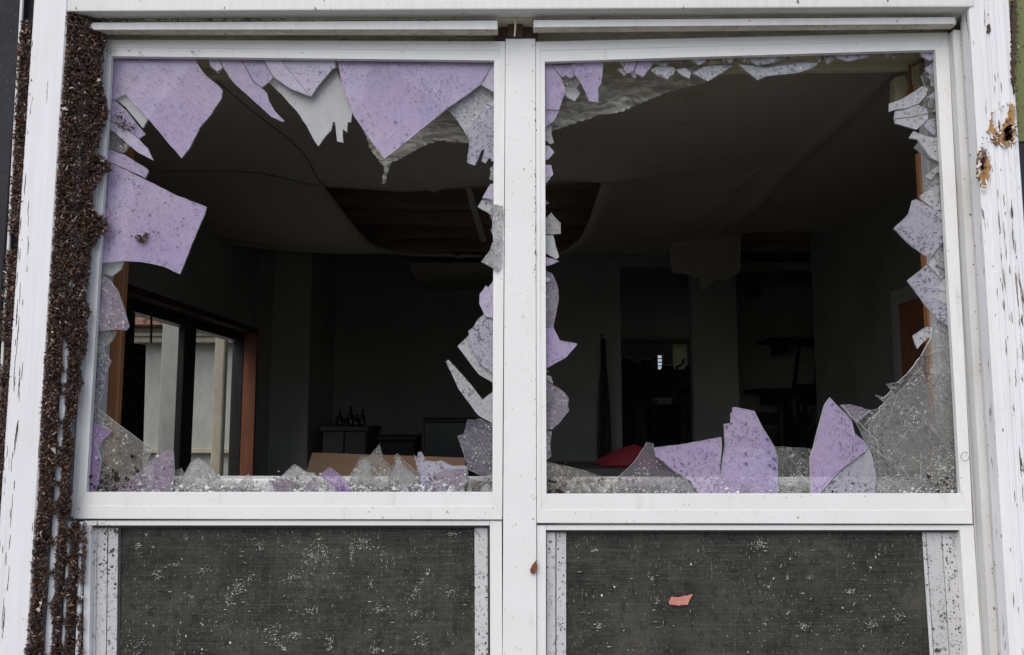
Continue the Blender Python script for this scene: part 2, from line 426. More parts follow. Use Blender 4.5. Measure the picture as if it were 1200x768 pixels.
box("eave", -4.4, 4.4, -.24, .12, 3.02, 3.12, M['grime'], wall, .004)
# ================================================================== WINDOW FRAME
wf = empty("double_window", (0, -.03, Zsill), "broken white double window with lavender glass shards in peeling timber casing", "window")
# casing boards
def vboard(name, x0, x1, y0, y1, z0, z1, m, bv=.003): return box(name, x0, x1, y0, y1, z0, z1, m, wf, bv)
o = vboard("casing_board", XLo, XLc, -.065, -.028, Zsill-.05, 2.6, M['paint_l'])
o['label'] = "left casing board edged with shredded bark"
bm = bm_box(XRc, XRo, -.062, -.028, Zsill-.05, 2.6); bevel(bm, .003)
o = link_mesh("casing_board", bm, M['paint_r'], wf); o['label'] = "peeling right casing board showing bare wood"
for q in (.30, .52, .78):                         # raised beads run down the right board
    xx = XRc+(XRo-XRc)*q
    box("casing_bead", xx-.006, xx+.005, -.0655, -.0621, Zsill-.05, 2.6, M['paint_r'], wf, .0015)
prism("casing_board", [(79.5, -70), (1141, -70), (1142, 8), (79, 13.5)], -.064, -.028, M['paint_h'], wf, .003)
# head: soffit body, stop bead in two lengths, back board
prism("head_soffit", [(60, 8), (1160, 3), (1160, 19), (60, 26)], -.028, .10, M['grime'], wf, 0)
prism("stop_bead", [(72, 27), (583.5, 24.5), (583.5, 36.5), (72, 36)], -.036, -.015, M['grime'], wf, .002)
prism("stop_bead", [(625, 24), (1121, 20.5), (1121, 29), (625, 33.5)], -.036, -.015, M['grime'], wf, .002)
prism("stop_bead_face", [(104, 26.6), (583, 24), (583, 34.5), (104, 35)], -.0395, -.0362, M['paint_h'], wf, .001)
prism("stop_bead_face", [(625.5, 23.5), (1119, 20), (1119, 28), (625.5, 32)], -.0395, -.0362, M['paint_h'], wf, .001)
prism("rotten_head_wood", [(580, 20), (630, 19), (630, 47), (580, 47)], .008, .05, M['brownwood'], wf, .001)
prism("rotten_head_wood", [(596, 22), (612, 22), (613, 44), (594, 43)], -.006, .0075, M['brownwood'], wf, .002)
prism("head_jamb", [(90, 20), (1130, 14), (1130, 40), (90, 44)], .052, .10, M['brownwood'], wf, 0)
# jamb profile, right then left
xb0, xb1 = P(1144, 480, -.02).x, XRc
vboard("jamb_strip", xb0, xb1+.03, -.020, .10, Zsill, Zhead-.02, M['jamb'])
xm = P(1155.5, 480, -.03).x
vboard("jamb_strip", xm, xb1+.03, -.0335, -.0205, Zsill, Zhead-.005, M['jamb'])
vboard("jamb_strip", P(1139, 480, .004).x, xb0-.0015, .006, .10, Zsill, Zhead-.03, M['jamb'])
xb0, xb1 = P(78, 480, -.02).x, XLc
vboard("jamb_strip", xb1-.03, xb0, -.020, .10, Zsill, Zhead-.02, M['jamb'])
for px_, y_ in ((72.0, -.0390),):
    xx = P(px_, 480, y_).x
    vboard("jamb_ridge", xx-.0065, xx+.0065, y_, -.0205, Zsill, Zhead-.02, M['paint_l'], .002)
prism("jamb_ridge", [(79.6, 612), (82.4, 612), (72.5, 800), (69.5, 800)], -.0195, .003, M['paint_l'], wf, .001)
prism("jamb_ridge", [(93, 612), (96.5, 612), (90.5, 800), (87, 800)], -.007, .003, M['paint_l'], wf, .001)
vboard("jamb_strip", xb0+.0015, P(86, 480, .004).x, .006, .10, Zsill, Zhead-.03, M['jamb'])
# centre post in front of both sashes' meeting stiles
prism("centre_post", [(592.5, 45.5), (627.5, 45.5), (629, 960), (588, 960)], -.0009, .06, M['vinyl'], wf, .0005)
prism("window_sill", [(30, 925), (1190, 925), (1190, 960), (30, 960)], -.09, .12, M['paint_h'], wf, .003)
# exposed orange wood and paint loss on the right casing
def ragged(pts, amp=1.2, step=3.0, keep=()):
    out = []
    for i in range(len(pts)):
        (a, b), (c, d) = pts[i], pts[(i+1) % len(pts)]
        n = max(1, int(math.hypot(c-a, d-b)/step))
        for k in range(n):
            t = k/n; j = amp if k else amp*.3
            out.append((a+(c-a)*t+random.uniform(-j, j), b+(d-b)*t+random.uniform(-j, j)))
    return out
for pts, mm in (([(1163, 131), (1165, 150), (1171, 156), (1162, 166), (1158, 152)], 'bare'),
               ([(1184, 120), (1189, 124), (1190, 168), (1176, 172), (1162, 166), (1166, 158), (1175, 150), (1180, 140)], 'bare'),
               ([(1149, 176), (1155, 178), (1162, 195), (1159, 208), (1153, 222), (1147, 205), (1147, 188)], 'bare'),
               ([(1176, 150), (1186, 146), (1187, 164), (1178, 167)], 'brownwood'),
               ([(1150, 182), (1153, 184), (1154, 198), (1150, 200)], 'brownwood'),
               ([(1158, 30), (1161, 28), (1161, 36), (1157, 37)], 'brownwood'),
               ([(1187, 0), (1192, 0), (1191, 60), (1189, 110), (1186, 95), (1186, 40)], 'brownwood')):
    bm = bm_poly([P(a, b, -.0668) for a, b in ragged(pts, 1.3, 1.8)], -.0668, -.0585)
    o = link_mesh("bare_wood_patch", bm, M[mm], wf)

bm = bmesh.new()
def lift(x, y, s):
    c = P(x, y, -.0675); an = random.uniform(0, 6.28); u = Vector((math.cos(an), 0, math.sin(an))); v = Vector((-u.z, 0, u.x)); o_ = Vector((0, -1, 0))
    l_, w_ = random.uniform(.002, .006)*s, random.uniform(.001, .003)*s; hh = random.uniform(.001, .004)
    q = [c-u*l_-v*w_, c-u*l_+v*w_, c+v*w_*.9+o_*hh*.3, c-v*w_*.9+o_*hh*.3, c+u*l_*.9+v*w_*.6+o_*hh, c+u*l_*.8-v*w_*.7+o_*hh]
    f = [bm.verts.new(p) for p in q]; g_ = [bm.verts.new(p+Vector((0, .0006, 0))) for p in q]
    for t in ((0,1,2,3),(3,2,4,5)): bm.faces.new([f[i] for i in t]); bm.faces.new([g_[i] for i in t][::-1])
    for i, j in ((0,1),(1,2),(2,4),(4,5),(5,3),(3,0)): bm.faces.new((f[i], g_[i], g_[j], f[j]))
for pts in ([(1163,131),(1165,150),(1171,156),(1162,166),(1158,152),(1176,172),(1189,166),(1189,124),(1184,120)], [(1149,176),(1155,178),(1162,195),(1159,208),(1153,222),(1147,205)]):
    for x, y in ragged(pts, 1.6, 4.5): lift(x, y, random.uniform(.5, 1.1))
bmesh.ops.recalc_face_normals(bm, faces=list(bm.faces))
o = link_mesh("paint_flakes", bm, M['flake'], wf); o['kind'] = 'stuff'
# open cracks in old paint, grit along the joints
def slivers(name, rows, Y, m, th=.0006):
    bm = bmesh.new()
    for (xf, y0, y1, n, sx, lmin, lmax, wmin, wmax) in rows:
        for _ in range(n):
            y = random.uniform(y0, y1); x = xf(y)+random.gauss(0, sx); L = random.uniform(lmin, lmax)*random.choice((.4, .7, 1)); wd = random.uniform(wmin, wmax)
            sl = (x-600)/8860; k = max(3, int(L/3)); a_, b_ = [], []
            for i in range(k+1):
                t = i/k; xx = x+sl*L*t+random.uniform(-.35, .35); yy = y+L*t; h = wd*.5*math.sin(math.pi*min(.97, max(.03, t)))*random.uniform(.4, 1.2)+.05
                a_.append((xx-h, yy)); b_.append((xx+h, yy))
            bm_poly([P(p, q, Y) for p, q in a_+b_[::-1]], Y, Y+th, bm)
    o = link_mesh(name, bm, m, wf); o['kind'] = 'stuff'
lc = lambda f: (lambda y: (600-586*(8476+y)/8856)*(1-f)+(600-544*(8476+y)/8857)*f)
rc_ = lambda px: (lambda y: 600+(px-600)*(8476+y)/8876)
slivers("paint_cracks", [(lc(.10), 200, 768, 26, 1.6, 6, 34, .3, 1.0), (lc(.30), 190, 760, 24, 1.2, 8, 40, .25, .8), (lc(.34), 380, 700, 10, .8, 8, 30, .3, .9), (lc(.97), 330, 768, 12, .6, 6, 20, .3, .8), (lc(.06), 20, 180, 5, 1.5, 3, 10, .4, .9)], -.0656, M['brownwood'])
slivers("paint_cracks", [(rc_(1174), 0, 760, 9, 4, 6, 18, .3, .8), (rc_(1187), 0, 768, 22, 1.2, 6, 30, .35, 1.2), (rc_(1197), 150, 768, 18, 2, 8, 34, .4, 1.2), (rc_(1180), 220, 520, 8, 1.2, 8, 30, .3, 1.0)], -.0664, M['brownwood'])
slivers("joint_grit", [(lambda y: 627.2, 120, 330, 34, .5, 1, 7, .4, 1.2), (lambda y: 627.8, 330, 600, 8, .5, 1, 4, .4, 1), (lambda y: 588.5, 230, 300, 5, .8, 1, 4, .5, 1.2), (lambda y: 608, 60, 760, 12, 12, .5, 1.4, .3, .9)], -.0016, M['brownwood'])
slivers("joint_grit", [(rc_(1149), 40, 768, 46, 3, .6, 3, .5, 1.7), (rc_(1161), 40, 768, 60, 3, .6, 3, .4, 1.3)], -.0346, M['brownwood'])
# ================================================================== SASHES
def sash(TL, TR, BR, BL, oTL, oTR, oBR, oBL, label, split):
    """inner opening corners and outer corners in photo coordinates"""
    c = P((TL[0]+TR[0])/2, BL[1], 0)
    s = empty("sash", (c.x, 0, c.z), label, None, None, None, wf)
    def lerp(a, b, t): return (a[0]+(b[0]-a[0])*t, a[1]+(b[1]-a[1])*t)
    mid = [lerp(i, o_, split) for i, o_ in ((TL, oTL), (TR, oTR), (BR, oBR), (BL, oBL))]
    inn = [TL, TR, BR, BL]; out = [oTL, oTR, oBR, oBL]
    for k, nm in enumerate(("rail", "stile", "rail", "stile")):
        a, b = k, (k+1) % 4
        prism(nm, [out[a], out[b], mid[b], mid[a]], 0.0, .018, M['vinyl'], s, .0005)
        prism("glazing_bead", [mid[a], mid[b], inn[b], inn[a]], .0010, .0125, M['vinyl'], s, .0006)
    return s
sL = sash((130.5, 66), (579, 71), (577, 577), (101, 577), (117, 46.5), (592, 48.5), (588.5, 609), (83, 608),
          "left upper window sash with long lavender glass shards hanging in it", .52)
sR = sash((638.5, 72.5), (1096, 58.5), (1125.5, 578.5), (640.5, 579), (628, 49), (1111, 38), (1140, 614), (629, 613),
          "right upper window sash with a big dirty glass corner left in it", .55)
LOPEN = [(130.5, 66), (579, 71), (577, 577), (101, 577)]
ROPEN = [(638.5, 72.5), (1096, 58.5), (1125.5, 578.5), (640.5, 579)]

def extend(pts, quad, tol=3.2, push=6.0):
    """points on the sash edge run on into the glazing groove behind it"""
    res = []
    for x, y in pts:
        dx = dy = 0
        for i in range(4):
            (a, b), (c, d) = quad[i], quad[(i+1) % 4]
            L = math.hypot(c-a, d-b); nx, ny = (d-b)/L, -(c-a)/L      # outward for clockwise-in-image order
            dist = (x-a)*nx + (y-b)*ny
            if dist > -tol: dx += nx*(push); dy += ny*(push)
        res.append((x+dx, y+dy))
    return res
def shard(pts, mat, lay, side, amp=.35, tilt=1.0, rim=True):
    quad, par = (LOPEN, sL) if side == 'L' else (ROPEN, sR)
    Y = {'o': .014, 'm': .022, 'i': .032, 'f': -.006, 'd': .040}[lay] + random.uniform(-.0018, .0018)
    if lay != 'f': pts = extend(pts, quad)
    fine = []
    n = len(pts)
    for i in range(n):
        (a, b), (c, d) = pts[i], pts[(i+1) % n]
        L = math.hypot(c-a, d-b); k = max(1, int(L/6.0)) if L < 400 else 6
        for j in range(k):
            t = j/k; q = amp if j else 0
            fine.append((a+(c-a)*t+random.uniform(-q, q), b+(d-b)*t+random.uniform(-q, q)))
    W = [P(a, b, Y) for a, b in fine]
    cx = sum(p.x for p in W)/len(W); cz = sum(p.z for p in W)/len(W)
    ex = max(p.x for p in W)-min(p.x for p in W); ez = max(p.z for p in W)-min(p.z for p in W)
    tx = random.uniform(-tilt, tilt)*.02; tz = random.uniform(-tilt, tilt)*.02
    tx = max(-.004, min(.004, tx*ex))/max(ex, .01); tz = max(-.004, min(.004, tz*ez))/max(ez, .01)
    for p, (a, b) in zip(W, fine):
        q = P(a, b, Y + (p.x-cx)*tx + (p.z-cz)*tz); p.x, p.y, p.z = q.x, q.y, q.z
    bm = bm_poly(W, None, .0042, None, 0, 1)
    if rim:
        bm.faces.ensure_lookup_table()
        r_ = bmesh.ops.inset_individual(bm, faces=[bm.faces[0]], thickness=.0007, depth=0.0, use_even_offset=False)
        for q in r_['faces']: q.material_index = 2
    return link_mesh("glass_shard", bm, [M[mat], M['edge'], M['rim']], par)

A = []  # (side, layer, material, points)
def a(side, lay, mat, *pts): A.append((side, lay, mat, list(pts)))
# ---- left pane, top left
a('L','o','purple',(131,65.5),(226,67.5),(233.3,78.2),(242.4,89.3),(258,102.3),(260.6,105.6),(259.3,116),(250.2,129),(248.4,132.6),(234,149.5),(222.4,173),(212.5,185.5),(175.5,141.7),(146.7,110.5),(135,116.6),(128.5,116.5))
a('L','m','grey',(131,66),(229,68),(212,95),(192,117),(174,139.5),(167.5,150.5),(148,126.5),(136,117),(128.5,118))
a('L','o','purple',(128.5,117.8),(135,118),(148.6,130.3),(170.3,157.3),(163,162.5),(150,152),(127,137.5))
a('L','o','purple_clean',(127,138.5),(149.5,152.4),(163.8,164.2),(173,173.4),(179.5,188),(162.5,179.5),(147,166.5),(134,155),(126.3,150))
a('L','m','dirty',(126,151.5),(134,156),(152,170),(145,179),(125.5,172))
a('L','o','purple',(125,173),(145.6,180.8),(172.9,198.2),(173.6,202),(169.8,208.9),(152,200.3),(132.6,191.2),(124,188))
a('L','o','purple',(123.5,191),(132.6,192.3),(152,201.4),(170.3,210.2),(204.2,227.7),(241.9,242.5),(239.3,252.4),(227.6,279.7),(210.7,321.4),(191,312.3),(167.7,307.6),(146.9,305.8),(117,309.7))
a('L','m','grey',(123,196),(163,209),(153,245),(149,262),(146,304),(141.7,316),(131,324),(116,318))
a('L','o','mauve',(116,319.4),(127.5,326.7),(137.9,341.3),(145.2,362),(150.8,382.9),(147.9,387),(127.5,386.7),(112,388))
a('L','m','purple_clean',(116,322),(126,328),(131,345),(128,385),(112,386.5))
a('L','m','dirty',(112,389),(136,388),(131,400),(121,408),(124,418),(119,430),(109.5,415))
a('L','m','dark',(110,412),(124,415),(129.6,423.5),(123,439),(121,460),(114,474),(106,472))
# ---- left pane, bottom left
a('L','m','muddy',(106,476.5),(114,478.5),(135,495),(161.7,515),(178.3,527.5),(172,538),(165,551),(143,577),(101.5,576.5))
a('L','o','violet',(104.5,494),(118,499),(131.7,505),(120,515),(115.8,525),(108,511.7))
a('L','o','violet',(104,500),(113,523),(118.5,540),(112,577),(100.5,577))
a('L','o','mauve',(128,577),(135,571),(143.3,570.8),(165,551.7),(178,541),(181.7,533),(195,527.5),(202.5,529),(204,550),(201.7,571),(202,577))
a('L','m','violet',(180,546),(192,541),(203,548),(201,566),(192,577),(178,577))
a('L','m','ice',(211,577),(215,556.7),(223.3,541.7),(231,536.7),(236.7,540),(250,551.7),(262,566.7),(262,577))
a('L','i','muddy',(196,577),(203,553),(212,549),(217,560),(215,577))
a('L','m','ice',(263,577),(264,568),(272,561.5),(280,567),(283,563),(291,556),(297,566),(298,577))
# ---- left pane, bottom middle
a('L','m','ice',(318,577),(325,562.5),(344.4,544.4),(360,553.8),(367.5,553.8),(372.5,561),(377.5,562.5),(378,577))
a('L','o','violet',(380,577),(380,562.5),(375,557.5),(386,547.5),(396,555),(407.5,565),(413,577))
a('L','o','mauve',(317,577),(322.5,563),(335,560),(346,566),(340,577))
a('L','o','mauve',(352,577),(359,566),(370,563),(379,577))
a('L','m','dirty',(407,563),(415,549),(422.2,535.6),(432.5,535.6),(434.8,532.5),(444.3,520.6),(449,538),(455.4,544.3),(457,553.8),(454,577),(408,577))
a('L','i','grey',(409,565),(416,551),(423,538),(431,538),(436,548),(440,577),(409,577))
a('L','m','dirty',(455.4,553),(458.6,546),(463,543.5),(461.7,534),(465.7,531.7),(474.4,541),(491.8,555.4),(490,568),(484,577),(455,577))
a('L','i','grey',(457,556),(462,548),(466,536),(472,545),(487,558),(484,577),(457,577))
a('L','m','lilac',(484.7,532.5),(488.7,538),(490,530),(493.4,529.3),(499.7,539.6),(509,541),(517,539.6),(531.4,546),(547.2,546),(548.8,555.4),(544,568),(542.5,577),(484,577),(490,563),(490,552))
a('L','o','mauve',(505,577),(512,556),(520,551),(533,549),(547,549),(546,562),(540,577))
# ---- left pane, right side
a('L','o','dark',(535.8,511.3),(543.4,508.5),(547.5,492),(562.6,490.8),(577,500.4),(577,560.5),(566.7,559),(549,551),(542,527.7))
a('L','m','dark',(537,513),(548,507),(556,500),(577,512),(577,552),(560,553),(546,540))
a('L','i','muddy',(544,577),(548,560),(553,562),(562,563.5),(575,565),(577,577))
a('L','m','speck_grey',(522.4,423.9),(525.3,421.4),(527.8,423.9),(547,445),(565.7,468.4),(577.3,454.8),(577,500),(560.7,487),(537.2,456))
a('L','m','speck_grey',(536,406),(549,393),(560,374),(577,357),(577,452.5),(560,438))
a('L','o','lilac',(548.4,388),(563,378),(570.6,372.5),(577,375.6),(577,441),(564.5,428.8),(553.3,409))
a('L','o','purple_clean',(562,344.7),(569.4,334.3),(572,337),(577,320),(577,374),(568,370.6),(561.5,355.8))
a('L','f','ice',(563.8,307),(574,293.5),(577,284),(588.8,280),(587.7,311),(582.5,318.5),(577,314))
a('L','f','ice',(577,258),(578,240),(582.5,239.5),(588.8,242.5),(589.8,253),(588.5,268),(586.7,284),(578,287),(576.5,270))
a('L','m','speck_grey',(559.6,242.5),(564.8,234),(577,234),(577,258),(571,248.8))
a('L','o','purple_clean',(564.8,232),(574,216.5),(577.5,213),(577.5,235))
a('L','m','ice',(577.5,190),(574,197),(575,203),(573,210),(577.5,214))
a('L','m','ice',(577.5,258),(575,270),(575,282),(577.5,290))
# ---- left pane, top
a('L','o','purple',(394,70),(577,71.5),(563,99.6),(523.3,127.7),(481.7,162),(450.4,186.7),(433.8,164),(413,133),(411.9,127.7),(400.4,99.6))
a('L','m','grey',(396,71),(437,71.5),(424,118),(412,128),(401,98))
a('L','m','grey',(448,71),(577,72),(563,100),(523,128),(493,108),(458,80))
a('L','i','grey',(394,70),(577,72),(577,79),(394,77.5))
a('L','i','speck_grey',(523,127),(563,100.6),(577,111),(577,126),(546,158),(535.8,141))
a('L','o','purple_clean',(564,99.5),(576.5,73),(577,111))
a('L','o','lilac',(546,158),(570,122.5),(577,129),(577,191),(573,185),(569,191.7),(564,189),(568,174.6),(564,176.7),(556.7,194.4),(547.3,191),(550.4,164))
a('L','m','purple_clean',(548,162),(559,150),(563,172),(555.5,192.5),(548.4,190),(551.5,165))
a('L','o','lilac',(570.5,121.5),(577,112.5),(577,128))
a('L','o','purple_clean',(239.3,67.6),(251.4,67.6),(260.8,79.5),(255,83.6),(247,78.6))
a('L','m','grey',(245,68),(253,68),(261,79.8),(255.2,86.2),(248,80))
a('L','o','purple',(253,68),(277.6,68.4),(297.2,96.6),(306.6,103.3),(313,109),(314.6,117.5),(321.4,129.4),(333.6,142),(329.8,142.6),(318,137),(294.3,115.8),(272.3,95.5),(261.6,79.5))
a('L','o','purple',(278.4,68.5),(303.2,68.8),(320.2,90.7),(307,102.6),(298,96.2))
a('L','o','purple_clean',(303.9,68.8),(322.5,69),(363,112.7),(340,104),(321.4,91.3))
a('L','o','purple_clean',(323.3,69),(392.4,70.5),(393.3,79.5),(390,80.3),(375.5,97.2),(363.7,113.3))
a('L','m','grey',(280,68.5),(303,68.8),(392,70.5),(390,80.3),(375,97),(363,112),(340,103.5),(322,90),(300,80))
a('L','i','grey',(314.6,97.2),(320.5,89),(341.7,102.8),(363.7,112),(377.2,94.4),(390,79),(395,83.7),(404.3,109),(413.6,126),(411,143.8),(407.7,143),(406.8,155.6),(401.7,151.4),(402.3,167.4),(395,165.8),(392.4,143),(390,143),(388.2,153),(381.4,159.8),(373,171.7),(368.7,165.8),(358.6,146.3),(346.8,129.4),(329.8,110.8))
a('L','d','grey',(333,110),(364,121),(392,90),(402,112),(409,128),(400,140),(386,150),(373,166),(361,146))
# ---- right pane, top left
a('R','o','purple',(638.5,74.3),(646,76),(655.8,88.7),(662.2,103),(662,110),(655,128.8),(638.6,128.5))
a('R','o','purple',(646.8,76.3),(668,77),(673.5,89),(668,91.8),(663,88),(659.4,90.8),(656.3,88.2))
a('R','o','purple',(668.5,77.2),(686.6,73.6),(708.5,70.7),(704.5,98.7),(701,102.3),(701,120),(690.2,118.7),(682.3,100),(674.2,88))
a('R','m','purple_clean',(638.5,73),(708,71),(706,84),(675,87),(662,85),(650,82))
a('R','m','dirty',(655.8,88.7),(663.7,87),(668,91),(674.4,87.4),(680,97.2),(676,102.5),(668,102),(662,99))
a('R','i','grey',(658.7,101.5),(675,102.3),(680,109.4),(673.7,119),(663.7,113.7))
a('R','o','purple',(638.6,129.6),(655,130),(648,143),(640.8,151.7),(638.6,151.7))
a('R','m','ice',(640,151.7),(646.5,146),(646.5,157.4),(649,167.4),(645,169),(639.5,160))
a('R','o','purple',(730.3,80),(736.7,70),(749.6,69.5),(742.5,83.6),(735.3,85.8))
a('R','o','purple',(744,82.2),(751,69.3),(766,69.3),(766,73.6),(754,90.4),(743.6,85))
a('R','o','purple_clean',(723.8,71),(735,70),(730,78.4))
a('R','o','purple_clean',(766.6,69.4),(780.7,67.6),(770.4,75))
a('R','m','grey',(723.8,81.5),(727.4,79),(735.3,86.2),(731.7,89.4))
a('R','m','grey',(737.5,84.8),(744,84.8),(746.5,89.4),(744,92))
a('R','m','speck_grey',(761.5,82),(770,78),(788.3,78.5),(791.7,81.7),(790,86.7),(784,90),(782.5,93),(770,88.3))
a('R','m','grey',(792,81.7),(803,79.6),(810,85),(808.3,92.4),(800,89))
a('R','m','speck_grey',(811.7,85.8),(825,77.8),(858.8,76),(853.3,80.8),(830,95.3))
a('R','i','dirty',(800,80),(818,77),(826,77),(813,87))
a('R','o','purple_clean',(803.3,67.6),(833.3,66.5),(826.7,72.5),(819,76.2))
a('R','o','lilac',(845,66.5),(861,66),(848.3,73.4))
a('R','m','speck_grey',(865.8,75.8),(880,87.6),(888.3,94),(898.3,89.4),(931.7,86.2),(951.7,80.4),(959.5,74),(943,73.3),(925,76),(913,77),(898,80),(886.7,77.5))
a('R','i','grey',(866,74),(888,76),(913,73),(940,70),(956,73),(930,80),(890,90),(878,84))
a('R','o','lilac',(874,66),(940,64.2),(910,72),(888,76.5),(880,71))
a('R','o','purple_clean',(970,63),(1031,60.8),(1018,66.9),(994,71.8),(982,68.5))
# ---- right pane, top right
a('R','o','purple_clean',(1075.5,59.6),(1096,58.4),(1096.3,65),(1090,71.4),(1080.6,66))
a('R','o','lilac',(1083.8,80),(1094.7,68.6),(1098,70),(1098.6,92.8),(1092.3,88.6))
a('R','o','lilac',(1087,112.8),(1099.4,99.6),(1100,116.9),(1094,116.7))
a('R','i','dirty',(1080,88.6),(1088.4,83),(1098,94),(1100,134),(1087,136),(1080.6,122),(1086,106.6))
a('R','m','speck_grey',(1042.3,121.4),(1058.8,115),(1080.6,101),(1087.7,103.4),(1085.3,112),(1077.5,121),(1061.9,127.2),(1049.4,128.6),(1042.3,131))
a('R','m','speck_grey',(1049.4,130.2),(1063,127.8),(1076,122.6),(1087,128.4),(1087.5,133),(1066,137.5),(1048.2,139.4))
a('R','m','speck_grey',(1048.6,140),(1066,138.2),(1087.6,133.8),(1087.7,139.4),(1074.4,151.9),(1049.4,144.8))
a('R','m','lilac',(1082,147),(1088.4,140),(1101,135),(1102,163),(1091.6,156.6))
a('R','o','speck_grey',(1065.4,161.9),(1070.6,154),(1084,158.8),(1102,164.6),(1104,195),(1090.4,184.8),(1080,170.5),(1075,163.5))
a('R','i','grey',(1071.7,173),(1077,166),(1090,180.7),(1104,195),(1092.5,190),(1080,179.6))
a('R','i','grey',(1084,217),(1092.5,200),(1104,196),(1104,207.5),(1088,218))
a('R','m','speck_grey',(1078,229.6),(1104.4,206.4),(1108,254.4),(1098.8,249),(1080,233.8))
a('R','o','lilac',(1047.7,268),(1065.4,250.4),(1069.6,234.8),(1073.8,233.6),(1107.8,256),(1109,270),(1092.8,299.4),(1083,299.4),(1065.4,285.8))
a('R','m','grey',(1077,262),(1089,250),(1108,262),(1109,270),(1094,296),(1086,292))
a('R','m','speck_grey',(1109,272),(1093.4,300),(1087,310),(1099,323.5),(1114.2,346))
a('R','o','lilac',(1063.3,329),(1086.3,310.6),(1098.4,324.2),(1114.2,347.2),(1116,389),(1098.8,374.6),(1086.3,360),(1074.8,344.6))
a('R','m','dirty',(1086,336),(1098,326),(1115,348),(1116,388),(1099,373),(1088,360))
a('R','m','speck_grey',(1070,393.5),(1086.3,383),(1096.7,384),(1090.4,393.5),(1078,405),(1075.4,408.8),(1072.7,403))
# ---- right pane, big dirty corner lower right
a('R','m','dirty',(1098.8,376),(1116.2,390.4),(1118.2,405),(1086,417),(1079.4,417.4),(1090,398.7),(1092.8,385))
a('R','m','dirty',(1078.6,418.5),(1118.2,406),(1120,436),(1096,437),(1063.8,437.6))
a('R','m','dirty',(1039.4,449.9),(1051.4,448.8),(1063.4,438.2),(1096,437.6),(1120,436.6),(1123.5,545),(1090,500),(1050,466),(1044.7,457.4))
a('R','m','dirty',(1026,462.7),(1036.7,466),(1044.7,458),(1049.6,466.4),(1089.5,500.6),(1123.5,546),(1126,578.5),(1070,578.5),(1050,545),(1018,522.7),(1004,497),(1020.7,481.4),(1030,478.7),(1036.7,472))
a('R','m','dirty',(1018,523.4),(1049.6,545.6),(1069.4,578.5),(1024.7,578.5),(1027,556),(1024.7,534))
a('R','i','dirty',(1018,500),(1044,464),(1094,440),(1120,440),(1126,578.5),(1026,578.5))
a('R','o','purple',(950,578.5),(950,537.4),(956.7,510.7),(966,476),(972.7,466),(984.7,478.7),(998,492),(1002,508),(1018,522.7),(1013,530),(985,551),(955,578.5))
a('R','o','lilac',(956,578.5),(985,552),(1013.6,531),(1018,523.6),(1023,537),(1026.4,556),(1024.7,578.5))
a('R','o','mauve',(984.7,474.7),(996.7,474),(1020.7,480.9),(1003,495.5))
# ---- right pane, bottom
a('R','o','purple',(848.4,497.3),(856.3,495.8),(856.3,484),(858.6,483.3),(858.6,477.8),(862.5,477),(884.4,481.7),(893.8,501),(906.3,521.6),(911,537),(912,578.5),(841.6,578.5),(843,559.8),(846.9,538.8),(849.7,521.6))
a('R','m','ice',(845,560),(853,557),(880,562),(911,570),(911,578.5),(842.5,578.5))
a('R','m','grey',(848.5,535),(856,526),(870,523),(900,527),(905,545),(907,565),(880,560),(846,557))
a('R','o','purple',(766.2,525),(800,520.5),(830,515),(845.3,512.2),(846,521.6),(844.5,540),(840,578.5),(824,578.5),(809.4,563.8),(785,548.3),(768.3,535))
a('R','m','dark',(723,561),(743.3,541.7),(758.3,518.3),(765.4,520),(768,535.4),(785,548.8),(809.6,564.3),(822.5,578.5),(722,578.5))
a('R','m','muddy',(640.7,540),(680,550),(701.7,557.5),(725,561),(756.7,566.7),(770,571),(790,578.5),(640,578.5))
a('R','m','dirty',(907.8,523),(952.3,526),(949.4,537),(949,578.5),(913,578.5),(911.6,537))
a('R','i','ice',(912,578.5),(914,568),(930,570),(949,567),(949,578.5))
# ---- right pane, left side
a('R','o','purple',(639.5,384.7),(648.4,383.4),(656.3,399),(677,403),(664,418.5),(640.2,436))
a('R','m','mauve',(640.2,442),(648.4,451),(661.5,460),(666.7,466.7),(665.4,475.8),(667.2,481),(656.3,495.4),(647,503.4),(640.2,503.4))
a('R','i','dirty',(642,446),(650,454),(661,461.5),(665.5,467.5),(662,482),(646,500),(640.4,500))
a('R','m','ice',(640.2,437),(646,441),(648.5,450),(640.3,441.5))
a('R','m','ice',(640.2,504.5),(647,506),(645,520),(646,535),(640.4,545))
a('R','o','purple_clean',(639.4,170),(643.6,171),(649.8,178.6),(642.3,187),(639.3,188))
a('R','o','purple_clean',(639.4,192),(646,193.4),(648.5,204.6),(644.8,208.5),(639.4,208.3))
a('R','m','ice',(639.5,209),(645,209),(642,223),(640,240))
a('R','m','ice',(639.9,261.5),(646,249),(648.5,252.8),(657.2,261.5),(657.2,273.9),(649.8,274.8),(640.2,273.9))
a('R','m','grey',(640.2,276),(648.5,276),(655.2,301),(652,304),(640,293.7))
a('R','o','purple',(640,298.6),(655.2,306.2),(640.2,314.9))
a('R','m','mauve',(640.2,315),(647.3,321),(654.2,338),(655,350),(652,367),(648.4,383.4),(640,384))
a('R','i','ice',(640.2,333),(647,335),(652,340),(648,360),(640.3,364))
for side, lay, mt, pts in A: shard(pts, mt, lay, side)

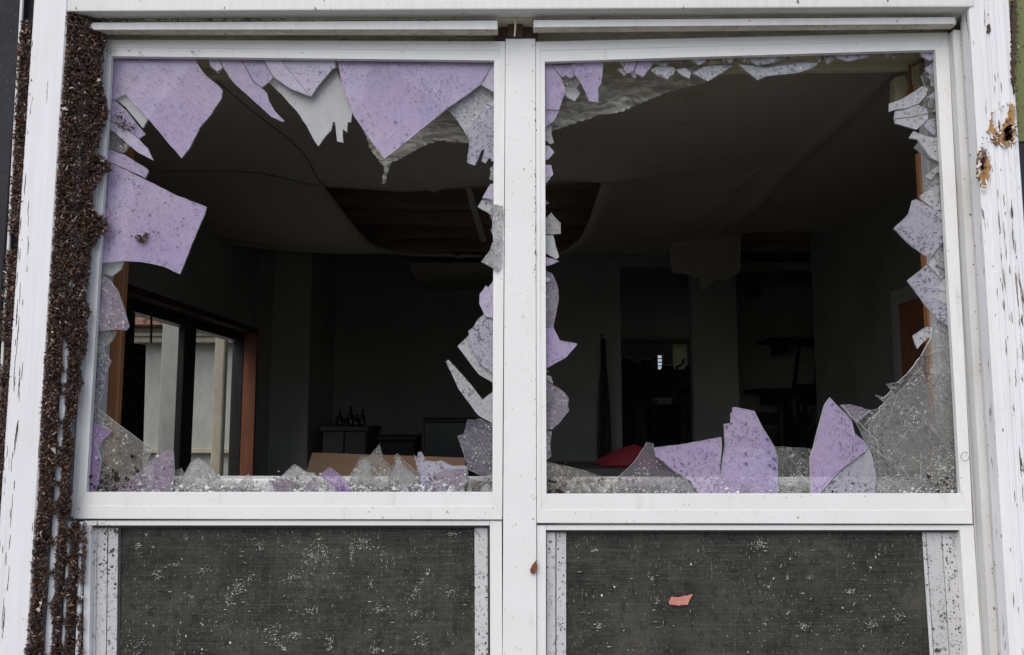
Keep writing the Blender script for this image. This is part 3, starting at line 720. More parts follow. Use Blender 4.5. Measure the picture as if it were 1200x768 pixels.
# rows of small splinters still standing in the glazing groove
def splinters(side, p, q, n, hmin, hmax, mats, inward, lays='mio'):
    L = math.hypot(q[0]-p[0], q[1]-p[1]); ux, uy = (q[0]-p[0])/L, (q[1]-p[1])/L
    for k in range(n):
        t = random.uniform(0, L); wd = random.uniform(4, 13); h = random.uniform(hmin, hmax)*random.choice((.6, 1, 1))
        bx, by = p[0]+ux*t, p[1]+uy*t; sk = random.uniform(-.7, .7)*h
        e = lambda s_, d: (bx+ux*s_+inward[0]*d, by+uy*s_+inward[1]*d)
        pts = [e(-wd, 0), e(-wd*.5+sk*.4, h*random.uniform(.3, .75)), e(sk, h)]
        if random.random() < .6: pts.append(e(sk+random.uniform(1.5, 4), h*random.uniform(.55, .9)))
        pts += [e(wd*.7+sk*.2, h*random.uniform(.2, .55)), e(wd, 0)]
        shard(pts, random.choice(mats), random.choice(lays), side, .5, 2.5)
random.seed(21)
gm = ['speck_grey', 'lilac', 'ice', 'grey', 'dirty', 'purple_clean']
splinters('R', (716, 69.5), (1070, 59), 30, 5, 15, gm, (0, 1))
splinters('R', (1096.5, 66), (1113, 370), 34, 6, 22, ['speck_grey', 'speck_grey', 'lilac', 'ice', 'dirty', 'grey'], (-1, 0))
splinters('R', (639, 160), (640.3, 560), 26, 2.5, 7, ['ice', 'mauve', 'dirty', 'purple_clean', 'grey'], (1, 0))
splinters('L', (578.6, 130), (577.2, 570), 24, 3, 9, ['ice', 'speck_grey', 'dirty', 'lilac'], (-1, 0))
splinters('L', (126, 145), (103, 560), 18, 4, 14, ['dirty', 'dark', 'mauve', 'muddy'], (1, 0))
splinters('L', (102, 576.5), (577, 576.5), 34, 5, 17, ['ice', 'dirty', 'muddy', 'mauve', 'lilac', 'grey'], (0, -1))
splinters('R', (641, 578.5), (1124, 578.5), 26, 4, 13, ['ice', 'dirty', 'muddy', 'dark'], (0, -1))
# loose overlapping pieces inside the dirty corner
FAN = [(1026,577),(1018,522),(1004,500),(1022,481),(1037,471),(1045,457),(1064,438),(1080,417),(1096,385),(1117,395),(1125,577)]
for k in range(13):
    while True:
        cx_, cy_ = random.uniform(1010, 1122), random.uniform(400, 570)
        if inpoly(cx_, cy_, FAN): break
    ps = []
    a0_ = random.uniform(0, 6.28)
    for j in range(random.choice((3, 4, 4))):
        for _ in range(20):
            an = a0_+j*6.28/4+random.uniform(-.4, .4); r_ = random.uniform(14, 46); x, y = cx_+r_*math.cos(an), cy_+r_*math.sin(an)
            if inpoly(x, y, FAN): ps.append((x, y)); break
    if len(ps) > 2: shard(ps, random.choice(('dirty', 'dirty', 'dark', 'muddy')), random.choice('id'), 'R', .5, 2.5)

# hairline cracks lying on the glass that is still in one piece
def crack(side, pts, wid=.55, m='crack', Y=.0085):
    par = sL if side == 'L' else sR
    p = ragged_line(pts)
    bm = bmesh.new(); pr = None
    for i, (x, y) in enumerate(p):
        j = max(0, min(len(p)-2, i)); dx, dy = p[j+1][0]-p[j][0], p[j+1][1]-p[j][1]
        L = math.hypot(dx, dy) or 1; wid_ = wid*.62*random.uniform(.3, 1.2); nx, ny = -dy/L*wid_*.5, dx/L*wid_*.5
        f = [P(x+nx, y+ny, Y), P(x-nx, y-ny, Y)]
        r = [bm.verts.new(q) for q in f] + [bm.verts.new(q+Vector((0, .0006, 0))) for q in f[::-1]]
        if pr:
            for k in range(4): bm.faces.new((pr[k], pr[(k+1) % 4], r[(k+1) % 4], r[k]))
        pr = r
    bmesh.ops.recalc_face_normals(bm, faces=list(bm.faces))
    return link_mesh("glass_crack", bm, M[m], par)
def ragged_line(pts, amp=1.1, step=5):
    out = []
    for (a_, b_), (c_, d_) in zip(pts, pts[1:]):
        n = max(1, int(math.hypot(c_-a_, d_-b_)/step))
        for k in range(n):
            t = k/n; j = amp if k else 0
            out.append((a_+(c_-a_)*t+random.uniform(-j, j), b_+(d_-b_)*t+random.uniform(-j, j)))
    out.append(pts[-1]); return out
for sd_, pts, wd, mm in (
    ('R', [(987,475),(1004,494),(1028,517)], 1.0, 'crack'), ('R', [(987,504),(1002,515),(1017,521)], .9, 'crackd'),
    ('R', [(1079,418),(1099,410),(1117,403)], .5, 'crack'), ('R', [(1044,449),(1072,443),(1096,439)], .5, 'crackd'),
    ('R', [(1093,424),(1108,436),(1120,449)], .5, 'crackd'), ('R', [(1047,478),(1062,489),(1085,512),(1104,524),(1122,543)], .5, 'crackd'),
    ('R', [(1055,547),(1066,562),(1072,571)], .6, 'crack'), ('R', [(930,541),(939,555),(948,572)], .6, 'crack'),
    ('R', [(954,576),(984,551),(1013,530)], .8, 'crackd'), ('R', [(1090,555),(1110,572)], .7, 'crackd'),
    ('L', [(236,545),(246,561),(253,576)], .6, 'crackd'), ('L', [(183,568),(193,576)], .6, 'crackd'),
    ('R', [(848,563),(880,571),(905,577)], .7, 'crackd'), ('L', [(393,70),(395,80)], .7, 'crackd'),
    ('R', [(638,128.8),(655,129.4)], .9, 'crackd'), ('L', [(455,577),(456,552)], .6, 'crackd'),
    ('R', [(1085,313),(1100,325),(1115,340)], .5, 'crackd'), ('L', [(563,99),(570,84),(577,75)], .7, 'crackd')):
    crack(sd_, pts, wd, mm)

# ================================================================== CRUSHED GLASS ON THE SILLS
def crumbs(name, label, spots, mats):
    bm = bmesh.new()
    for (x0, x1, top, n, smin, smax, mi) in spots:
        for _ in range(n):
            x = random.uniform(x0, x1); base = 578
            y = base - abs(random.gauss(0, .5))*(base-top)
            Y = random.uniform(.012, .044); c = P(x, y, Y); r = random.uniform(smin, smax)*.0017*random.choice((.6, .8, 1, 1, 1.7))
            vs = []
            for k in range(6):
                d = ((1,0,0),(-1,0,0),(0,1,0),(0,-1,0),(0,0,1),(0,0,-1))[k]
                vs.append(bm.verts.new(c + Vector([q*r*random.uniform(.5, 1.2)+random.uniform(-.25, .25)*r for q in d])))
            for q in ((0,2,4),(2,1,4),(1,3,4),(3,0,4),(2,0,5),(1,2,5),(3,1,5),(0,3,5)):
                f = bm.faces.new([vs[i] for i in q]); f.material_index = mi
    o = link_mesh(name, bm, mats)
    return tag(o, label, "broken glass", kind='stuff')
cm = [M['gravel'], M['mauve'], M['bark_base'], M['muddy'], M['ice']]
crumbs("glass_crumbs", "crushed glass crumbs heaped along the bottom of the left window opening",
  [(103,165,548,260,1,2.6,2),(103,150,555,160,1,2.4,3),(120,200,562,150,.8,2.4,1),(160,320,566,420,.8,2.6,0),(205,300,568,160,.8,2.4,4),
   (318,350,560,130,.8,2.8,1),(345,380,560,130,.8,2.6,0),(380,420,566,60,.8,2.4,1),(410,545,567,420,.8,2.8,0),(420,480,566,120,1,3,4),(480,545,562,160,.8,2.4,1),(540,578,564,130,.8,2.4,3)], cm)
crumbs("glass_crumbs", "glass dust and grit lying along the bottom of the right window opening",
  [(641,665,550,90,.8,2.2,2),(641,720,566,150,.6,2,3),(660,820,572,240,.6,1.8,0),(842,912,568,170,.6,2,0),(912,950,571,70,.6,1.8,4),(960,1124,572,260,.6,1.8,0),(975,1020,562,60,.6,1.8,2),(1080,1124,556,90,.6,2,2)], cm)
# ================================================================== SHREDDED BARK
def edge_x(line, y):
    for (xa, ya), (xb, yb) in zip(line, line[1:]):
        if ya <= y <= yb: return xa+(xb-xa)*(y-ya)/(yb-ya+1e-9)
    return line[-1][0] if y > line[-1][1] else line[0][0]
def bark(name, label, left, right, holes, n, yf, y0, y1, extra=(), big=1.0):
    bm = bmesh.new()
    def ok(x, y, m=0.0):
        wob = mnoise.noise(Vector((x*.11, y*.11, 3)))*3.0 + mnoise.noise(Vector((x*.35, y*.35, 9)))*1.6
        if not edge_x(left, y)+m-wob*.35 < x < edge_x(right, y)-m+wob*.6: return False
        for hx, hy, rx, ry in holes:
            if ((x-hx-wob*.25)/(rx*1.45+.6))**2 + ((y-hy)/(ry*1.1))**2 < 1: return False
        return True
    # packed layer under the loose shreds
    st = 3.0; grid = {}
    y = y0
    while y < y1:
        x = edge_x(left, y)-6
        for k in range(60):
            xx = (int(x/st)+k)*st
            if xx > edge_x(right, y)+4: break
            if ok(xx, y, 2.2) and ok(xx+st, y+st, 2.2):
                c4 = []
                for (p_, q_) in ((xx, y), (xx+st, y), (xx+st, y+st), (xx, y+st)):
                    kk = (round(p_, 2), round(q_, 2))
                    if kk not in grid:
                        Yv = yf(p_, q_)+.006+mnoise.noise(Vector((p_*.2, q_*.2, 1)))*.003
                        grid[kk] = bm.verts.new(P(p_, q_, Yv))
                    c4.append(grid[kk])
                f = bm.faces.new(c4); f.material_index = 1
        y += st
    cnt = 0; tries = 0
    allx0 = min(p[0] for p in left)-2; allx1 = max(p[0] for p in right)+6
    def flake(x, y, Yv, s):
        c = P(x, y, Yv)
        ln = random.choice((1, 1, 1, 1.3, 1.9))*random.uniform(.0020, .0042)*s; wd = random.uniform(.0012, .0028)*s
        ang = random.uniform(0, math.pi); u = Vector((math.cos(ang), random.uniform(-.5, .5), math.sin(ang))).normalized()
        v = u.orthogonal().normalized(); w_ = u.cross(v); a_ = random.uniform(0, 6.28)
        v, w_ = v*math.cos(a_)+w_*math.sin(a_), w_*math.cos(a_)-v*math.sin(a_)
        q = [bm.verts.new(c-u*ln+v*wd*.6), bm.verts.new(c+u*ln), bm.verts.new(c+v*wd*1.2-u*ln*.1), bm.verts.new(c-w_*wd+u*ln*.1)]
        for t in ((0,1,2),(0,3,1),(1,3,2),(0,2,3)): bm.faces.new([q[i] for i in t])
    while cnt < n and tries < n*12:
        tries += 1
        y = random.uniform(y0, y1); x = random.uniform(edge_x(left, y)-3, edge_x(right, y)+4)
        if not ok(x, y): continue
        flake(x, y, yf(x, y)+random.uniform(-.008, .002), big); cnt += 1
    for _ in range(n//22):                                  # bigger torn pieces in clumps
        y = random.uniform(y0, y1); x = random.uniform(edge_x(left, y), edge_x(right, y))
        if ok(x, y, 1.5) and mnoise.noise(Vector((x*.05, y*.03, 7))) > -.05: flake(x, y, yf(x, y)-.006, big*random.uniform(1.5, 2.3))
    for (x0, x1, ya, yb, m, Yv) in extra:
        for _ in range(m):
            t = random.random()**1.7
            flake(x0+(x1-x0)*t, random.uniform(ya, yb), Yv+random.uniform(-.002, .004), big*.7)
    o = link_mesh(name, bm, [M['bark'], M['bark_base']])
    return tag(o, label, "bark debris", kind='stuff')
Lm = [(78,15),(78,55),(72.5,109),(68.4,178),(67,200),(64,258),(61.5,286),(59,327),(56,381),(50.6,448),(47,517),(45,590),(41,618),(37,676),(34,722),(29,768),(27,800)]
Rm = [(128,15),(116,27),(125,41),(123,55),(119,77),(122,109),(128,131),(122,150),(117.6,164),(115,180),(129,190),(131,200),(120,206),(108.5,225),(109,245),(115,252),(125,256),(126,268),(117,277),(106.7,294),(104,327),(100,349),(106.7,366),(101,381),(102.6,396),(101,413),(93,429),(97,448),(90,473),(83.4,503),(86,522),(83.4,555),(82,571),(85,574),(82,599),(86,610),(100,618),(101,640),(98,681),(96,722),(96,800)]
H = [(76,415,2.6,17),(74,443,2.6,7),(71.7,478,2.8,15),(70,511,2.4,12),(68,530,2,4),(67,555,2.6,9),(65.6,577,2.5,10),(63.5,616,3.4,13),(59,654,3.6,15),(58,690,3.3,17),(55.5,738,3.6,28),
     (80.7,613,2.2,6),(80.7,643,2,6),(77,671,2.6,9),(75,711,2.2,13),(74,744,2,10),(93,660,1.6,4),(93,692,2.6,8),(91,715,3.3,6),(89,741,2.2,8),(82,332,1.5,4),(94,640,1.4,3),(88,765,2,6),(87,64,1.2,1.5)]
def ym(x, y):
    l = edge_x(Lm, y); u = max(0, min(1, (x-l)/55.0))
    return -.062 + .058*u**1.1 + mnoise.noise(Vector((x*.06, y*.05, 5)))*.003
bark("bark_debris", "thick band of brown shredded bark packed down the left side of the window", Lm, Rm, H, 27000, ym, 14, 800,
     extra=((116,330,13,26,520,-.032),(104,150,13,25,260,-.034),(118,180,35,44,160,-.018),(150,560,18,25,160,-.030),(240,580,21,26,90,-.022),(640,900,17,23,130,-.022),(900,1100,13,20,70,-.022),(125,240,57,64,14,-.004),(98,140,612,625,60,-.006)))
Lo = [(25,24),(19,60),(18,100),(15,190),(10,250),(9,280),(4,330),(0,400),(-5,500),(-10,600),(-14,680),(-20,800)]
Ro = [(36,24),(40,60),(39,100),(35,150),(30,190),(27,240),(23,265),(23,290),(19,330),(16,380),(13,430),(8,500),(2,560),(-3,640),(-10,800)]
bark("bark_debris", "narrow outer strip of shredded bark between dark siding and left casing", Lo, Ro, [(11,283,7,9),(3,415,3,14)], 5200, lambda x, y: -.056, 24, 800)
# bark splashed on the upper left shards
for k, (ps, lab) in enumerate(((((140,136,5,6),(147,146,6,4),(154,150,4,4),(143,150,5,5)), "clump of bark bits stuck on a small shard at the upper left"),
               (((162,278,4,3),(168,280,4,4),(171,275,3,2),(165,283,4,2)), "small dark bark clump stuck on the big lavender shard"),
               (((124,262,4,9),(121,270,3,7)), "bark clump lapping over the left edge of the big lavender shard"))):
    bm = bmesh.new()
    for cx_, cy_, rx_, ry_ in ps:
        for _ in range(26 if k else 22):
            x, y = random.gauss(cx_, rx_*.5), random.gauss(cy_, ry_*.5)
            c = P(x, y, (.008 if k < 2 else -.004)+random.uniform(-.003, .002)); u = Vector((random.uniform(-1,1), random.uniform(-.5,.5), random.uniform(-1,1))).normalized()
            ln = random.uniform(.002, .0045); wd = random.uniform(.0012, .0024); v = u.orthogonal().normalized(); w_ = u.cross(v)
            q = [bm.verts.new(c-u*ln+v*wd), bm.verts.new(c+u*ln), bm.verts.new(c+v*wd*1.2), bm.verts.new(c-w_*wd)]
            for t in ((0,1,2),(0,3,1),(1,3,2),(0,2,3)): bm.faces.new([q[i] for i in t])
    tag(link_mesh("bark_clump", bm, M['bark']), lab, "bark debris", kind='stuff')

# ================================================================== LOWER INSECT SCREENS
def screen(label, x0t, x1t, x0b, x1b, yt, strips, fr):
    c = P((x0t+x1t)/2, 925, .02)
    s = empty("insect_screen", (c.x, .02, c.z), label, "window screen", "lower insect screens of the double window")
    yb = 925
    def ed(t, y): # x at left(0)/right(1) edge for row y
        u = (y-yt)/(768-yt)
        return (x0t+(x0b-x0t)*u) if t == 0 else (x1t+(x1b-x1t)*u)
    def strip(nm, a0, a1, b0, b1, y0, y1, Y0, Y1, m, bv=.0008):   # offsets from left edge (a) / right edge as negative
        f = lambda o_, y: ed(0, y)+o_ if o_ >= 0 else ed(1, y)+o_
        return prism(nm, [(f(a0, y0), y0), (f(a1, y0), y0), (f(a1, y1), y1), (f(a0, y1), y1)], Y0, Y1, M[m], s, bv)
    strip("screen_frame", 0, fr[0], 0, 0, yt, yb, .004, .05, 'vinyl')
    strip("screen_frame", -fr[1], -.01, 0, 0, yt, yb, .004, .05, 'vinyl')
    f0, f1 = fr[0], -fr[1]
    strip("screen_frame", f0+.3, f1-.3, 0, 0, yt, yt+5.5, .005, .05, 'vinyl')
    strip("mesh_gasket", f0+.3, f1-.3, 0, 0, yt+5.8, yt+8.0, .012, .05, 'blackframe')
    for a0, a1, Y0, m in strips:
        strip("side_track", a0, a1, 0, 0, yt+8.2, yb, Y0, .06, m)
    return s, strip
sc1, st1 = screen("lower left insect screen under the sash with long shards, white splashed mesh", 99, 588, 97, 588.5, 610.5,
  [(8.5,14.5,.016,'spotted'),(15,27,.019,'spotted'),(28,39.5,.017,'spotted'),(-32,-16.5,.018,'spotted')], (7.5, 14))
st1("mesh", 39.8, -32.3, 0, 0, 618.5, 925, .0215, .030, 'screen', 0)
st1("mesh_gasket", -16.2, -14.2, 0, 0, 618.5, 925, .014, .05, 'blackframe')
st1("mesh_gasket", 40, 43, 0, 0, 618.6, 925, .0195, .0213, 'blackframe')
sc2, st2 = screen("lower right insect screen under the big dirty glass corner, pink scrap on mesh", 629, 1141, 629, 1151, 616, 
  [(11.5,22,.016,'spotted'),(23,34.5,.018,'spotted'),(-56,-38.5,.018,'spotted'),(-38,-18.5,.021,'spotted')], (10.8, 16.5))
st2("mesh", 34.8, -56.3, 0, 0, 624, 925, .0225, .030, 'screen', 0)
st2("mesh_gasket", -61, -57, 0, 0, 624.1, 925, .020, .0223, 'spotted')
st2("mesh_gasket", -18.3, -16.7, 0, 0, 624, 925, .014, .05, 'blackframe')
# pale fibres, paint chips and droppings caught in the mesh
def flecks(name, label, spots, x0, x1, y0, y1, n):
    bm = bmesh.new()
    def one(x, y, ln, wd, ang):
        c = P(x, y, .0205); u = Vector((math.cos(ang), 0, math.sin(ang))); v = Vector((-u.z, 0, u.x))
        q = [c-u*ln, c+v*wd, c+u*ln, c-v*wd]
        top = [bm.verts.new(p+Vector((0, random.uniform(-.001, 0), 0))) for p in q]; bot = [bm.verts.new(p+Vector((0, .0014, 0))) for p in q]
        bm.faces.new(top)
        for i in range(4): bm.faces.new((top[i], bot[i], bot[(i+1) % 4], top[(i+1) % 4]))
    for _ in range(n):
        ang = random.choice((0, math.pi/2, random.uniform(0, 3.14)))
        one(random.uniform(x0, x1), random.uniform(y0, y1), random.uniform(.0005, .0022)*random.choice((.6, .6, 2.2)), random.uniform(.0002, .00045), ang)
    for cx_, cy_, rx_, ry_, k, tilt in spots:
        for _ in range(int(k*1.9)):
            u, v = random.gauss(0, .5), random.gauss(0, .5)
            one(cx_+u*rx_*math.cos(tilt)-v*ry_*math.sin(tilt), cy_+u*rx_*math.sin(tilt)+v*ry_*math.cos(tilt), random.uniform(.0006, .0030)*random.choice((.5, 1, 1.5)), random.uniform(.0002, .0006), random.choice((0, 1.57, random.uniform(0, 3.14))))
    for _ in range(15):
        x, y = random.uniform(x0, x1), random.uniform(y0, y1); ps = [P(x+random.uniform(.3, 1.9)*math.cos(t), y+random.uniform(.6, 2.0)*math.sin(t), .0200) for t in (0, 1.3, 2.6, 3.9, 5.1)]
        bm_poly(ps, .0200, .0215, bm)
    bmesh.ops.recalc_face_normals(bm, faces=list(bm.faces))
    return tag(link_mesh(name, bm, M['fleck']), label, "flecks", kind='stuff')
flecks("mesh_flecks", "white fibres and droppings caught in the lower left mesh",
  [(184,673,7,8,26,0),(240,668,7,4,14,0),(279,688,20,9,70,-.5),(269,706,5,9,16,0),(375,645,18,14,70,0),(370,652,14,6,30,0),(425,634,18,9,40,0),(430,642,16,2,20,0),(412,650,2,12,20,0),
   (358,660,2.5,3,10,0),(345,676,17,4,26,-.2),(362,715,10,4,20,-.3),(487,693,4,22,36,.6),(435,683,4,7,14,0),(461,656,2,12,12,0),(446,652,7,5,16,0),(446,712,10,8,26,0),(487,718,8,4,16,0),(527,628,2,10,12,0),(532,626,6,3,10,0),
   (527,693,8,8,20,0),(320,742,12,12,40,0),(346,745,8,4,22,0),(330,757,14,3,16,.8),(386,755,5,10,18,0),(440,762,7,7,22,0),(493,753,7,10,22,0),(225,700,6,3,8,0),(162,640,3,4,8,0),(172,627,2,3,5,0),(180,641,2,4,6,0),(205,662,7,3,10,0),(218,630,2,8,8,0),(306,640,5,6,10,0),(165,755,10,9,24,0)],
  142, 553, 622, 768, 520)
flecks("mesh_flecks", "scattered pale specks caught in the lower right mesh",
  [(890,638,10,6,34,0),(697,645,5,2,12,0),(771,705,3,4,10,0),(942,735,8,6,24,0),(1021,731,8,6,24,0),(1056,723,6,4,14,0),(923,676,2,4,6,0),(951,678,5,3,8,0),(899,687,6,3,8,0),(995,693,8,3,12,0),(896,731,4,4,8,0),(676,639,2,3,5,0),(700,734,7,5,14,0),(761,677,6,3,8,0)],
  666, 1080, 628, 768, 300)
bm = bm_poly([P(x, y, .0185) for x, y in ragged([(784,706),(787,700),(797,700),(812,697),(809,702),(806,709),(795,710),(785,709)], .5, 2)], .0185, .0212)
tag(link_mesh("paper_scrap", bm, M['pink']), "torn pink scrap stuck on the lower right mesh", "paper scrap", kind='thing')
bm = bm_poly([P(x, y, -.006) for x, y in ragged([(621,668),(624,662),(629,656),(630,668),(626,673),(622,672)], .7, 1.6)], -.006, -.0032)
tag(link_mesh("dead_leaf", bm, M['leafb']), "small brown dead leaf stuck to the white centre post", "dead leaf", kind='thing')
# splinter standing in the gap over the centre post, hair on the right sash corner
bm = tube([P(603, 19, -.030), P(604, 31, -.029), P(603, 43, -.028)], [.0024, .0022, .0015], 6)
tag(link_mesh("wood_splinter", bm, M['olive']), "pale splinter standing in the rotten gap above the centre post", "splinter", kind='thing')
bm = tube([P(1131+5*math.cos(t/10*5.6)*1.0, 535+5.2*math.sin(t/10*5.6), -.004) for t in range(11)], .0005, 5)
tag(link_mesh("curled_fibre", bm, M['crackd']), "thin curled fibre on the lower right corner of the sash", "fibre", kind='thing')
# chips of wood on the right casing
bm = bmesh.new()
for _ in range(150):
    x, y = random.choice(((random.gauss(1172, 7), random.gauss(162, 5)), (random.gauss(1184, 3), random.gauss(150, 14)), (random.gauss(1153, 2.5), random.gauss(185, 8)), (random.gauss(1192, 1.5), random.uniform(0, 160))))
    c = P(x, y, -.0685+random.uniform(-.002, .001)); u = Vector((random.uniform(-1,1), random.uniform(-.3,.3), random.uniform(-1,1))).normalized(); v = u.orthogonal().normalized(); w_ = u.cross(v)
    ln = random.uniform(.002, .006); wd = random.uniform(.0008, .002)
    q = [bm.verts.new(c-u*ln+v*wd), bm.verts.new(c+u*ln), bm.verts.new(c+v*wd*1.2), bm.verts.new(c-w_*wd)]
    for t in ((0,1,2),(0,3,1),(1,3,2),(0,2,3)): bm.faces.new([q[i] for i in t])
tag(link_mesh("rotten_wood_chips", bm, M['bark']), "rotten wood chips hanging on the peeling right casing", "wood chips", kind='stuff')
# ================================================================== ROOM BEHIND THE WINDOW
ZC = 2.44
def sbox(name, x0, x1, y0, y1, z0, z1, m, label=None):
    o = box(name, x0, x1, y0, y1, z0, z1, m, None, 0); return tag(o, label, None, None, 'structure')
sbox("floor", -1.62, 3.4, WY1+.002, 8.2, -.2, .012, M['floor'], "dark board floor of the wrecked room")
# inside window trim
tr = empty("window_trim", (0, .1, Zsill), "stained cream header and orange pine boards round the inside of the window", "window trim")
prism("header_board", [(95, 52), (1150, 40), (1150, 79.5), (860, 83), (640, 88), (95, 90)], .150, .172, M['olive'], tr, .002)
prism("header_lining", [(95, 36), (1150, 24), (1150, 66), (95, 74)], .116, .1485, M['olive'], tr, .001)
xl = P(130, 330, .13).x; xr = P(1087, 330, .13).x
box("jamb_lining", xl-.05, xl-.004, .052, .150, Zsill, Zhead-.1, M['jamb'], tr, .001)
box("jamb_lining", xr+.010, xr+.06, .052, .150, Zsill, Zhead-.1, M['paint_h'], tr, .001)
box("jamb_bead", xr+.002, xr+.0095, .070, .082, Zsill, Zhead-.1, M['paint_h'], tr, .001)
box("jamb_bead", xr+.004, xr+.0095, .110, .118, Zsill, Zhead-.1, M['paint_h'], tr, .001)
prism("ledge", [(96, 561), (1135, 563), (1135, 640), (96, 640)], .060, .149, M['paint_h'], tr, .003)
a0, a1 = P(136, 400, .165).x, P(148.5, 310, .165).x
box("pine_board", P(133, 310, .152).x, P(146.5, 310, .152).x, .1515, .172, Zsill, P(140, 150, .15).z, M['pinew'], tr, .002)
box("pine_board", P(1078, 200, .152).x, P(1088, 200, .152).x, .1515, .172, Zsill, P(1080, 178, .15).z, M['pinew'], tr, .002)
prism("corner_block", [(1049, 90), (1062, 87), (1068, 100), (1063, 122), (1049, 125)], .16, .19, M['olive'], tr, .004)
prism("torn_pine", [(1064, 76), (1083, 74), (1084, 100), (1078, 96), (1075, 108), (1066, 114), (1060, 118), (1062, 108), (1068, 102), (1066, 88)], .148, .1512, M['reddoor'], tr, .001)
prism("corner_block", [(1069, 78), (1076, 77), (1075, 98), (1070, 99)], .142, .1475, M['olive'], tr, .001)
prism("corner_block", [(1076.5, 74), (1096, 72), (1096, 150), (1083, 130), (1077, 100)], .120, .1478, M['olive'], tr, .001)

# ceiling sheet with the torn hole
EDGE = [(60, 262), (160, 274), (230, 284), (330, 294.5), (460, 293), (500, 299), (570, 292), (660, 291), (700, 299), (780, 301), (800, 279), (880, 275), (1060, 272), (1300, 270)]
EP = [PZ(x, y, ZC) for x, y in EDGE]
def yedge(X):
    if X <= EP[0].x: return EP[0].y
    for p, q in zip(EP, EP[1:]):
        if p.x <= X <= q.x: return p.y+(q.y-p.y)*(X-p.x)/(q.x-p.x)
    return EP[-1].y
HOLE = [(378, 204), (388, 216), (400, 228), (425, 251), (445, 267), (466, 279), (500, 288.5), (560, 291), (610, 290), (660, 286), (680, 268), (688, 252), (695, 232), (701, 214), (706, 199), (640, 203), (560, 204), (500, 207), (470, 209.5), (430, 207)]
HP = [(PZ(x, y, ZC).x, PZ(x, y, ZC).y) for x, y in HOLE]
def hd(x, y):
    best = 9
    for (p, q), (r, s_) in zip(HP, HP[1:]+HP[:1]):
        L2 = (r-p)**2+(s_-q)**2; t = max(0, min(1, ((x-p)*(r-p)+(y-q)*(s_-q))/L2))
        best = min(best, math.hypot(x-p-t*(r-p), y-q-t*(s_-q)))
    return best
NX, NY = 150, 84
bm = bmesh.new(); V = {}
X0, X1 = -1.42, 2.6
for i in range(NX+1):
    X = X0+(X1-X0)*i/NX
    for j in range(NY+1):
        Y = .118+(yedge(X)-.118)*j/NY
        d_ = hd(X, Y)
        z = ZC - .045*math.exp(-(d_/.16)**2) + .020*mnoise.noise(Vector((X*1.7, Y*1.7, 2))) - .07*math.exp(-((X+.75)**2+(Y-1.9)**2)/.16) - .05*math.exp(-((X-.75)**2+(Y-1.5)**2)/.10) - .012*(abs(math.sin(X*2.6+.7)) < .035)
        z -= .010*math.exp(-((Y-1.05)/.012)**2)
        V[i, j] = bm.verts.new((X, Y, z))
for i in range(NX):
    for j in range(NY):
        q = [V[i, j], V[i+1, j], V[i+1, j+1], V[i, j+1]]
        c = sum((v.co for v in q), Vector())/4
        if inpoly(c.x, c.y, HP): continue
        bm.faces.new(q)
bmesh.ops.delete(bm, geom=[v for v in bm.verts if not v.link_faces], context='VERTS')
for v in bm.verts:                                         # rim follows the torn line
    if any(len(e.link_faces) == 1 for e in v.link_edges) and hd(v.co.x, v.co.y) < .05:
        best = None
        for (p, q), (r, s_) in zip(HP, HP[1:]+HP[:1]):
            L2 = (r-p)**2+(s_-q)**2; t = max(0, min(1, ((v.co.x-p)*(r-p)+(v.co.y-q)*(s_-q))/L2))
            c_ = (p+t*(r-p), q+t*(s_-q)); dd = math.hypot(v.co.x-c_[0], v.co.y-c_[1])
            if best is None or dd < best[0]: best = (dd, c_)
        v.co.x, v.co.y = best[1]
bmesh.ops.recalc_face_normals(bm, faces=list(bm.faces))
ceil = link_mesh("ceiling", bm, M['ceil'], None, True)
sm = ceil.modifiers.new("thick", 'SOLIDIFY'); sm.thickness = .012; sm.offset = 1
tag(ceil, "sagging stained ceiling with a big torn hole", None, None, 'structure')
for (xa, ya), (xb, yb) in (((176, 199), (378, 203)), ((250, 88), (384, 206)), ((150, 270), (330, 284))):
    pts_ = []
    for k in range(13):
        q = PZ(xa+(xb-xa)*k/12, ya+(yb-ya)*k/12, ZC)
        d_ = hd(q.x, q.y)
        zz = ZC - .045*math.exp(-(d_/.16)**2) + .020*mnoise.noise(Vector((q.x*1.7, q.y*1.7, 2))) - .07*math.exp(-((q.x+.75)**2+(q.y-1.9)**2)/.16) - .05*math.exp(-((q.x-.75)**2+(q.y-1.5)**2)/.10) - .010*math.exp(-((q.y-1.05)/.012)**2)
        pts_.append(Vector((q.x, q.y, zz-.001)))
    link_mesh("open_seam", tube(pts_, .0018, 5), M['cab'], ceil)
for k in range(8):
    y = .55+.31*k
    o = box("joist", -1.6, 2.6, y, y+.045, ZC+.055, ZC+.20, M['joist'], ceil, .003)
for k in range(14):
    y = .15+.30*k
    o = box("roof_plank", -1.65, 2.7, y, y+.292, ZC+.62+.02*(k % 2), ZC+.65+.02*(k % 2), M['attic'], ceil, .002)
sbox("roof", -1.8, 3.5, WY1+.002, 8.4, 3.16, 3.25, M['attic'], "roof over the room")
# batten hanging through the hole
pa, pb = P(537, 172, 1.02), P(567, 281, 1.75)
bm = tube([pa, pa.lerp(pb, .5)+Vector((0, 0, -.01)), pb], .016, 4)
tag(link_mesh("hanging_batten", bm, M['wall']), "thin batten hanging slantwise across the ceiling hole", "batten", kind='thing')

# walls
XLW, XRW = -1.40, 1.50
DY0, DY1, DZ = .72, 2.82, 2.078
sbox("wall_left", XLW-.12, XLW, WY1+.002, DY0, .012, 3.15, M['wall'])
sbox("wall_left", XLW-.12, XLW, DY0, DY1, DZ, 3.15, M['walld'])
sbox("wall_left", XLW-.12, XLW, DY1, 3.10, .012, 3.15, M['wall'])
xcol = P(362, 440, 3.10).x

